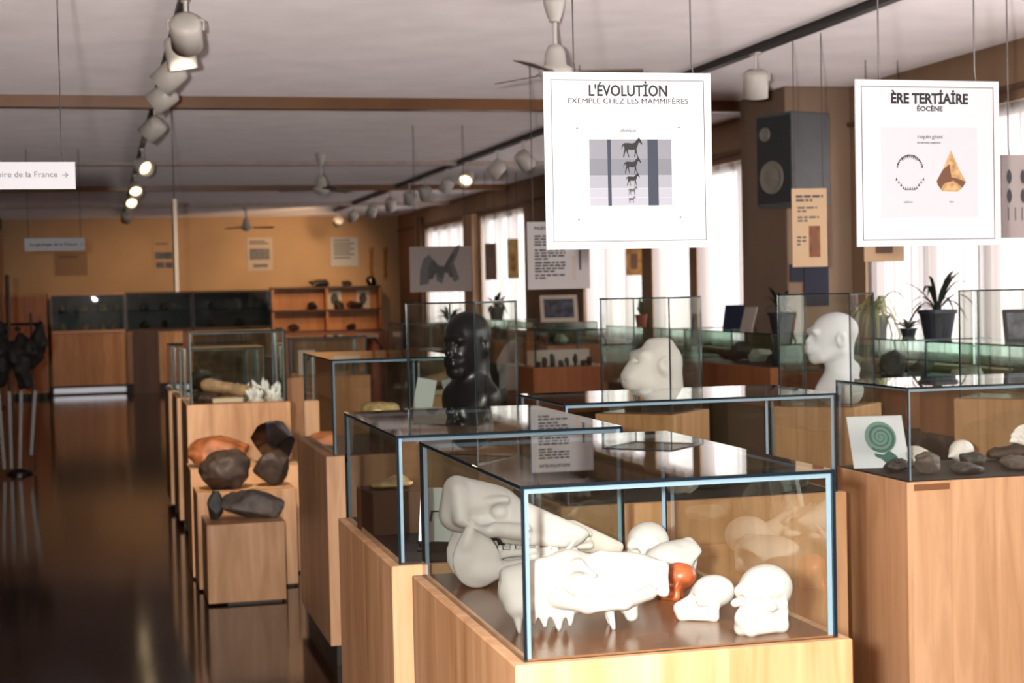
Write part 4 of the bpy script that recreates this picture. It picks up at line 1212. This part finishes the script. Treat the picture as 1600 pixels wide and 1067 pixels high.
# ================================================================== BACK OF THE ROOM
# low glass wall cabinets with a counter below
def back_cabinet(label, x0, x1, mat_panel):
    t = thing('wall_cabinet', label, 'cabinet', ((x0+x1)/2, 28.75, 0), 0, 'dark glass cabinets along the back wall')
    X = (x1-x0)/2
    MB().box(-X, X, -.25, .30, .16, 1.06).build('counter_front', mat_panel, t)
    MB().box(-X, X, -.18, .28, 0, .16).build('plinth_base', 'kick', t)
    MB().box(-X, X, -.28, .30, 1.06, 1.10).build('counter_top', 'pink_edge' if mat_panel == 'birch_warm' else 'dark_wood', t)
    MB().box(-X, X, .24, .30, 1.10, 1.70).build('back_panel', 'cabinet_black', t)
    MB().box(-X, X, -.05, .24, 1.40, 1.415).build('glass_shelf', 'glass_dark', t)
    MB().box(-X, -X+.02, -.22, .24, 1.10, 1.70).build('side_panel', 'cabinet_black', t)
    MB().box(X-.02, X, -.22, .24, 1.10, 1.70).build('side_panel', 'cabinet_black', t)
    MB().box(-X+.02, X-.02, -.225, -.217, 1.10, 1.70, fm=[2, 2, 0, 2, 1, 2]).build('glass_door', ['glass_dark', 'glass_in', 'edge_dark'], t)
    MB().box(-X, X, -.25, .30, 1.70, 1.735).build('cabinet_top', 'pink_edge' if mat_panel == 'birch_warm' else 'dark_wood', t)
    return t
bk = back_cabinet('dark glass cabinet on the tan counter, left end of the back wall', -.80, .42, 'birch_warm')
MB().box(-.60, .60, -.186, -.18, .03, .12).build('base_glint', 'glint_metal', bk)  # strip added to paint the bluish reflection along the counter base
back_cabinet('dark glass cabinet behind the brown post on the back wall', .44, 1.55, 'birch')
back_cabinet('dark glass cabinet left of the orange shelves on the back wall', 1.57, 2.94, 'dark_wood')
tag(MB().box(-.22, .22, -.03, .03, .0, 1.06).build('counter_post', 'dark_wood', loc=(.75, 28.40, 0)), 'dark brown post standing before the back counter', 'post')
cn = 0
for x in (-.62, -.25, .05, .26, .75, 1.1, 1.9, 2.4):
    for z in (1.10, 1.415):
        lbx = 'pale' if x < .3 else 'dark'
        cn += 1
        rock('mineral', '%s mineral on the %s shelf, %s' % (lbx, 'upper' if z > 1.2 else 'lower', ['first', 'first', 'second', 'second', 'third', 'third', 'fourth', 'fourth', 'fifth', 'fifth', 'sixth', 'sixth', 'seventh', 'seventh', 'last', 'last'][cn-1] + ' from the left in the back cabinets'),
             'rock_pale' if x < .3 else 'rock_slate', (.16, .12, .13), (x, 28.85, z+.001), cn, 300+cn, cat='mineral', group='minerals in the back cabinets')
# left end: brown wooden cupboard by the left wall
t = thing('wood_cupboard', 'reddish brown cupboard in the far left corner', 'cupboard', (-1.22, 28.5, 0), 0)
MB().box(-.35, .36, -.5, .5, .08, 1.75).build('carcass', 'birch_warm', t, bevel=.004)
MB().box(-.33, .34, -.47, .47, 0, .08).build('plinth_base', 'kick', t)
for s in (-1, 1):
    d = MB().box(-.165, .165, -.015, 0, .12, 1.70).build('door', 'red_wood', t, loc=(.005+s*.172, -.501, 0), bevel=.003)
    MB().box(-.008, .008, -.03, -.015, .85, 1.0).build('handle', 'metal_black', d, loc=(-s*.13, 0, 0))
t = thing('wood_partition', 'tall reddish wooden partition at the far left edge', 'partition', (-1.50, 24.0, 0))
MB().box(-.04, .04, -2.5, 2.5, .02, 2.70).build('panel', 'red_wood', t, bevel=.004)
for y in (-2.5, 0, 2.46):
    MB().box(-.055, .055, y, y+.04, 0, 2.74).build('upright', 'birch_warm', t)
# two-bay orange shelf unit
t = thing('shelf_unit', 'orange lit wooden shelf unit on the back wall at right', 'shelf', (3.96, 28.95, 0))
MB().box(-.99, .99, .28, .30, .95, 1.76).build('back_panel', 'shelf_wood', t)
for x in (-.99, -.02, .95):
    MB().box(x, x+.04, -.05, .28, .95, 1.76).build('upright', 'shelf_wood', t)
for z in (.95, 1.33, 1.74):
    MB().box(-.99, .99, -.05, .28, z, z+.03).build('shelf', 'dark_wood', t)
MB().box(-1.02, 1.05, -.35, .30, 0, .95).build('base_cupboard', 'red_wood', t, bevel=.004)
def on_shelf(i, label, x, z, mat, size, cat='rock'):
    rock('specimen', label, mat, size, (3.96+x, 29.02, z+.001), i*.7, 340+i, cat=cat, group='specimens on the shelf unit')
on_shelf(0, 'long black rock on top of the shelf unit', -.10, 1.77, 'rock_black', (.42, .2, .13))
on_shelf(1, 'small dark rock in the middle on top of the shelf unit', .38, 1.77, 'rock_brown', (.26, .18, .10))
on_shelf(2, 'tall black rock at the right end on top of the shelf unit', .83, 1.77, 'rock_black', (.24, .2, .19))
on_shelf(3, 'dark rock on the upper shelf, left bay', -.25, 1.36, 'rock_brown', (.22, .18, .14))
on_shelf(4, 'dark round rock on the upper shelf, right bay', .22, 1.36, 'rock_brown', (.18, .18, .16))
on_shelf(5, 'wide dark rock on the upper shelf, right bay', .52, 1.36, 'rock_brown', (.34, .18, .15))
on_shelf(6, 'dark rock on the lower shelf, left bay', -.60, .98, 'rock_brown', (.3, .18, .12))
on_shelf(7, 'dark rock on the lower shelf, right bay', .45, .98, 'rock_brown', (.24, .18, .11))
for i, (x, lb) in enumerate(((.18, 'pale picture card with grey shape on the shelf unit'), (.70, 'pale picture card with dark oval on the shelf unit'))):
    t = thing('picture_card', lb, 'card', (3.96+x, 29.19, 1.361))
    MB().box(-.12, .12, 0, .01, 0, .34).build('card', 'box_cream', t)
    MB().poly([(-.06, .10), (-.08, .2), (-.03, .29), (.04, .28), (.07, .18), (.04, .08)], -.0012, .0006).build('drawn_shape', 'rock_slate', t)
# posters on the back wall
def poster(label, x0, x1, z0, z1, mat, rows, y=YB-.006, mat2='ink_soft', pics=()):
    t = thing('wall_poster', label, 'poster', ((x0+x1)/2, y, z0), 0, 'posters on the back wall')
    X = (x1-x0)/2
    MB().box(-X, X, -.006, 0, 0, z1-z0).build('sheet', mat, t)
    for i, z in enumerate(rows):
        MB().box(-X*.8, X*(.7 if i % 2 else .45), -.0075, -.0066, z, z+.022).build('text_line', mat2, t)
    for (a, b, c, d) in pics:
        MB().box(a, b, -.0075, -.0066, c, d).build('printed_picture', 'photo_grey', t)
poster('pale poster with pictures on the back wall, beside the warm light', 2.60, 3.06, 2.08, 2.68, 'frame_pale', (.52, .48), pics=((-.18, .18, .20, .40), (-.12, .14, .06, .12)))
poster('white text poster on the back wall above the orange shelves', 4.12, 4.62, 2.14, 2.66, 'paper', (.46, .40, .35, .30, .25, .20, .14))
poster('dark picture poster on the back wall behind the edge on board', .95, 1.32, 2.08, 2.66, 'wall_cream', (.50,), pics=((-.15, .15, .24, .36), (-.14, .0, .08, .18), (.02, .15, .08, .18)))
poster('reddish brown panel on the back wall below the far direction sign', -.735, -.183, 2.05, 2.46, 'wall_tan', (.32,))
for i, x in enumerate((4.86, 5.12)):
    t = thing('wall_strip', ('left', 'right')[i] + ' narrow orange picture strip in the back right corner', 'picture', (x, YB-.006, 1.85), 0, 'corner picture strips')
    MB().box(-.045, .045, -.012, 0, 0, .62).build('strip', 'orange_print', t)
    MB().box(-.02, .02, -.0135, -.012, .06, .54).build('printed_picture', 'tag_brown', t)
# desk / counter in the middle distance
t = thing('service_counter', 'light wood counter in the middle distance, left of the black bust', 'counter', (2.75, 20.3, 0))
MB().box(-.48, .38, -.3, .3, .06, 1.06).build('front_panel', 'birch', t, bevel=.004)
MB().box(-.44, .34, -.26, .26, 0, .06).build('plinth_base', 'kick', t)
MB().box(-.58, .62, -.36, .34, 1.06, 1.12).build('worktop', 'pink_edge', t, bevel=.004)
MB().box(.56, .60, -.3, .3, 0, 1.06).build('end_panel', 'dark_wood', t)
t = thing('red_cylinder', 'slim red cylinder standing right of the light wood counter', 'cylinder', (3.24, 19.55, 0))
MB().lathe([(.065, 0), (.07, .02), (.07, .92), (.05, .99), (.022, 1.0), (.022, 1.04), (0, 1.04)], 18).build('body', 'pot_red', t, smooth=False)
MB().box(-.03, .03, -.02, .02, 1.04, 1.08).build('valve', 'metal_black', t)
MB().tube([(.03, 0, 1.05), (.09, 0, .98), (.085, 0, .75)], .012, 8).build('hose', 'metal_black', t)
t = thing('white_post', 'short white post standing left of the light wood counter', 'post', (2.18, 19.4, 0))
MB().box(-.035, .035, -.035, .035, .02, 1.14).build('shaft', 'paper', t)
MB().box(-.10, .10, -.10, .10, 0, .02).build('foot', 'metal_black', t)
for (lb, x0, x1, y0, y1) in (('dark low case left of the short white post, in the middle distance', 1.55, 2.05, 18.6, 19.4), ('dark wooden case in the middle distance right of the red cylinder', 3.5, 4.1, 19.2, 20.2)):
    case(lb, x0, x1, y0, y1, ZP, 1.25, mat='dark_wood')
# --- dark rack at the left edge
t = thing('display_rack', 'dark rack hung with dark shapes and grey strips at the left edge', 'rack', (-.76, 15.7, 0))
MB().tube([(-.06, 0, .02), (-.06, 0, 1.86)], .022, 8).build('post', 'dark_wood', t)
MB().tube([(.14, 0, .02), (.14, 0, 1.5)], .014, 8).build('post', 'dark_wood', t)
MB().lathe([(.12, 0), (.12, .02), (.03, .05), (0, .05)], 18).build('foot', 'metal_black', t)
for i, (x, z0, z1, w_) in enumerate(((-.12, .85, 1.42, .13), (.04, .78, 1.36, .15), (.16, .95, 1.34, .10), (.22, 1.08, 1.36, .06))):
    implicit('hung_item', [('e', (0, 0, 0), (w_*.75, .07, (z1-z0)/2), .01), ('e', (w_*.3, .02, .10), (w_*.4, .06, .13), .03)], (-w_*1.4, -.14, -.42), (w_*1.4, .14, .42), .018, 'dark_cloth', t, loc=(x, -.03*i, (z0+z1)/2), amp=.045, fr=22, seed=i+3)
for i, x in enumerate((-.13, -.07, .0, .09)):
    MB().box(-.014, .014, -.008, .008, .06+.12*(i == 3), .78).build('grey_strip', 'grey_plastic', t, loc=(x, -.09+.02*i, 0), rot=(0, R(2.5*(i-1)), 0))
MB().tube([(-.18, 0, 1.40), (.24, 0, 1.40)], .012, 8).build('hanging_rail', 'metal_black', t)
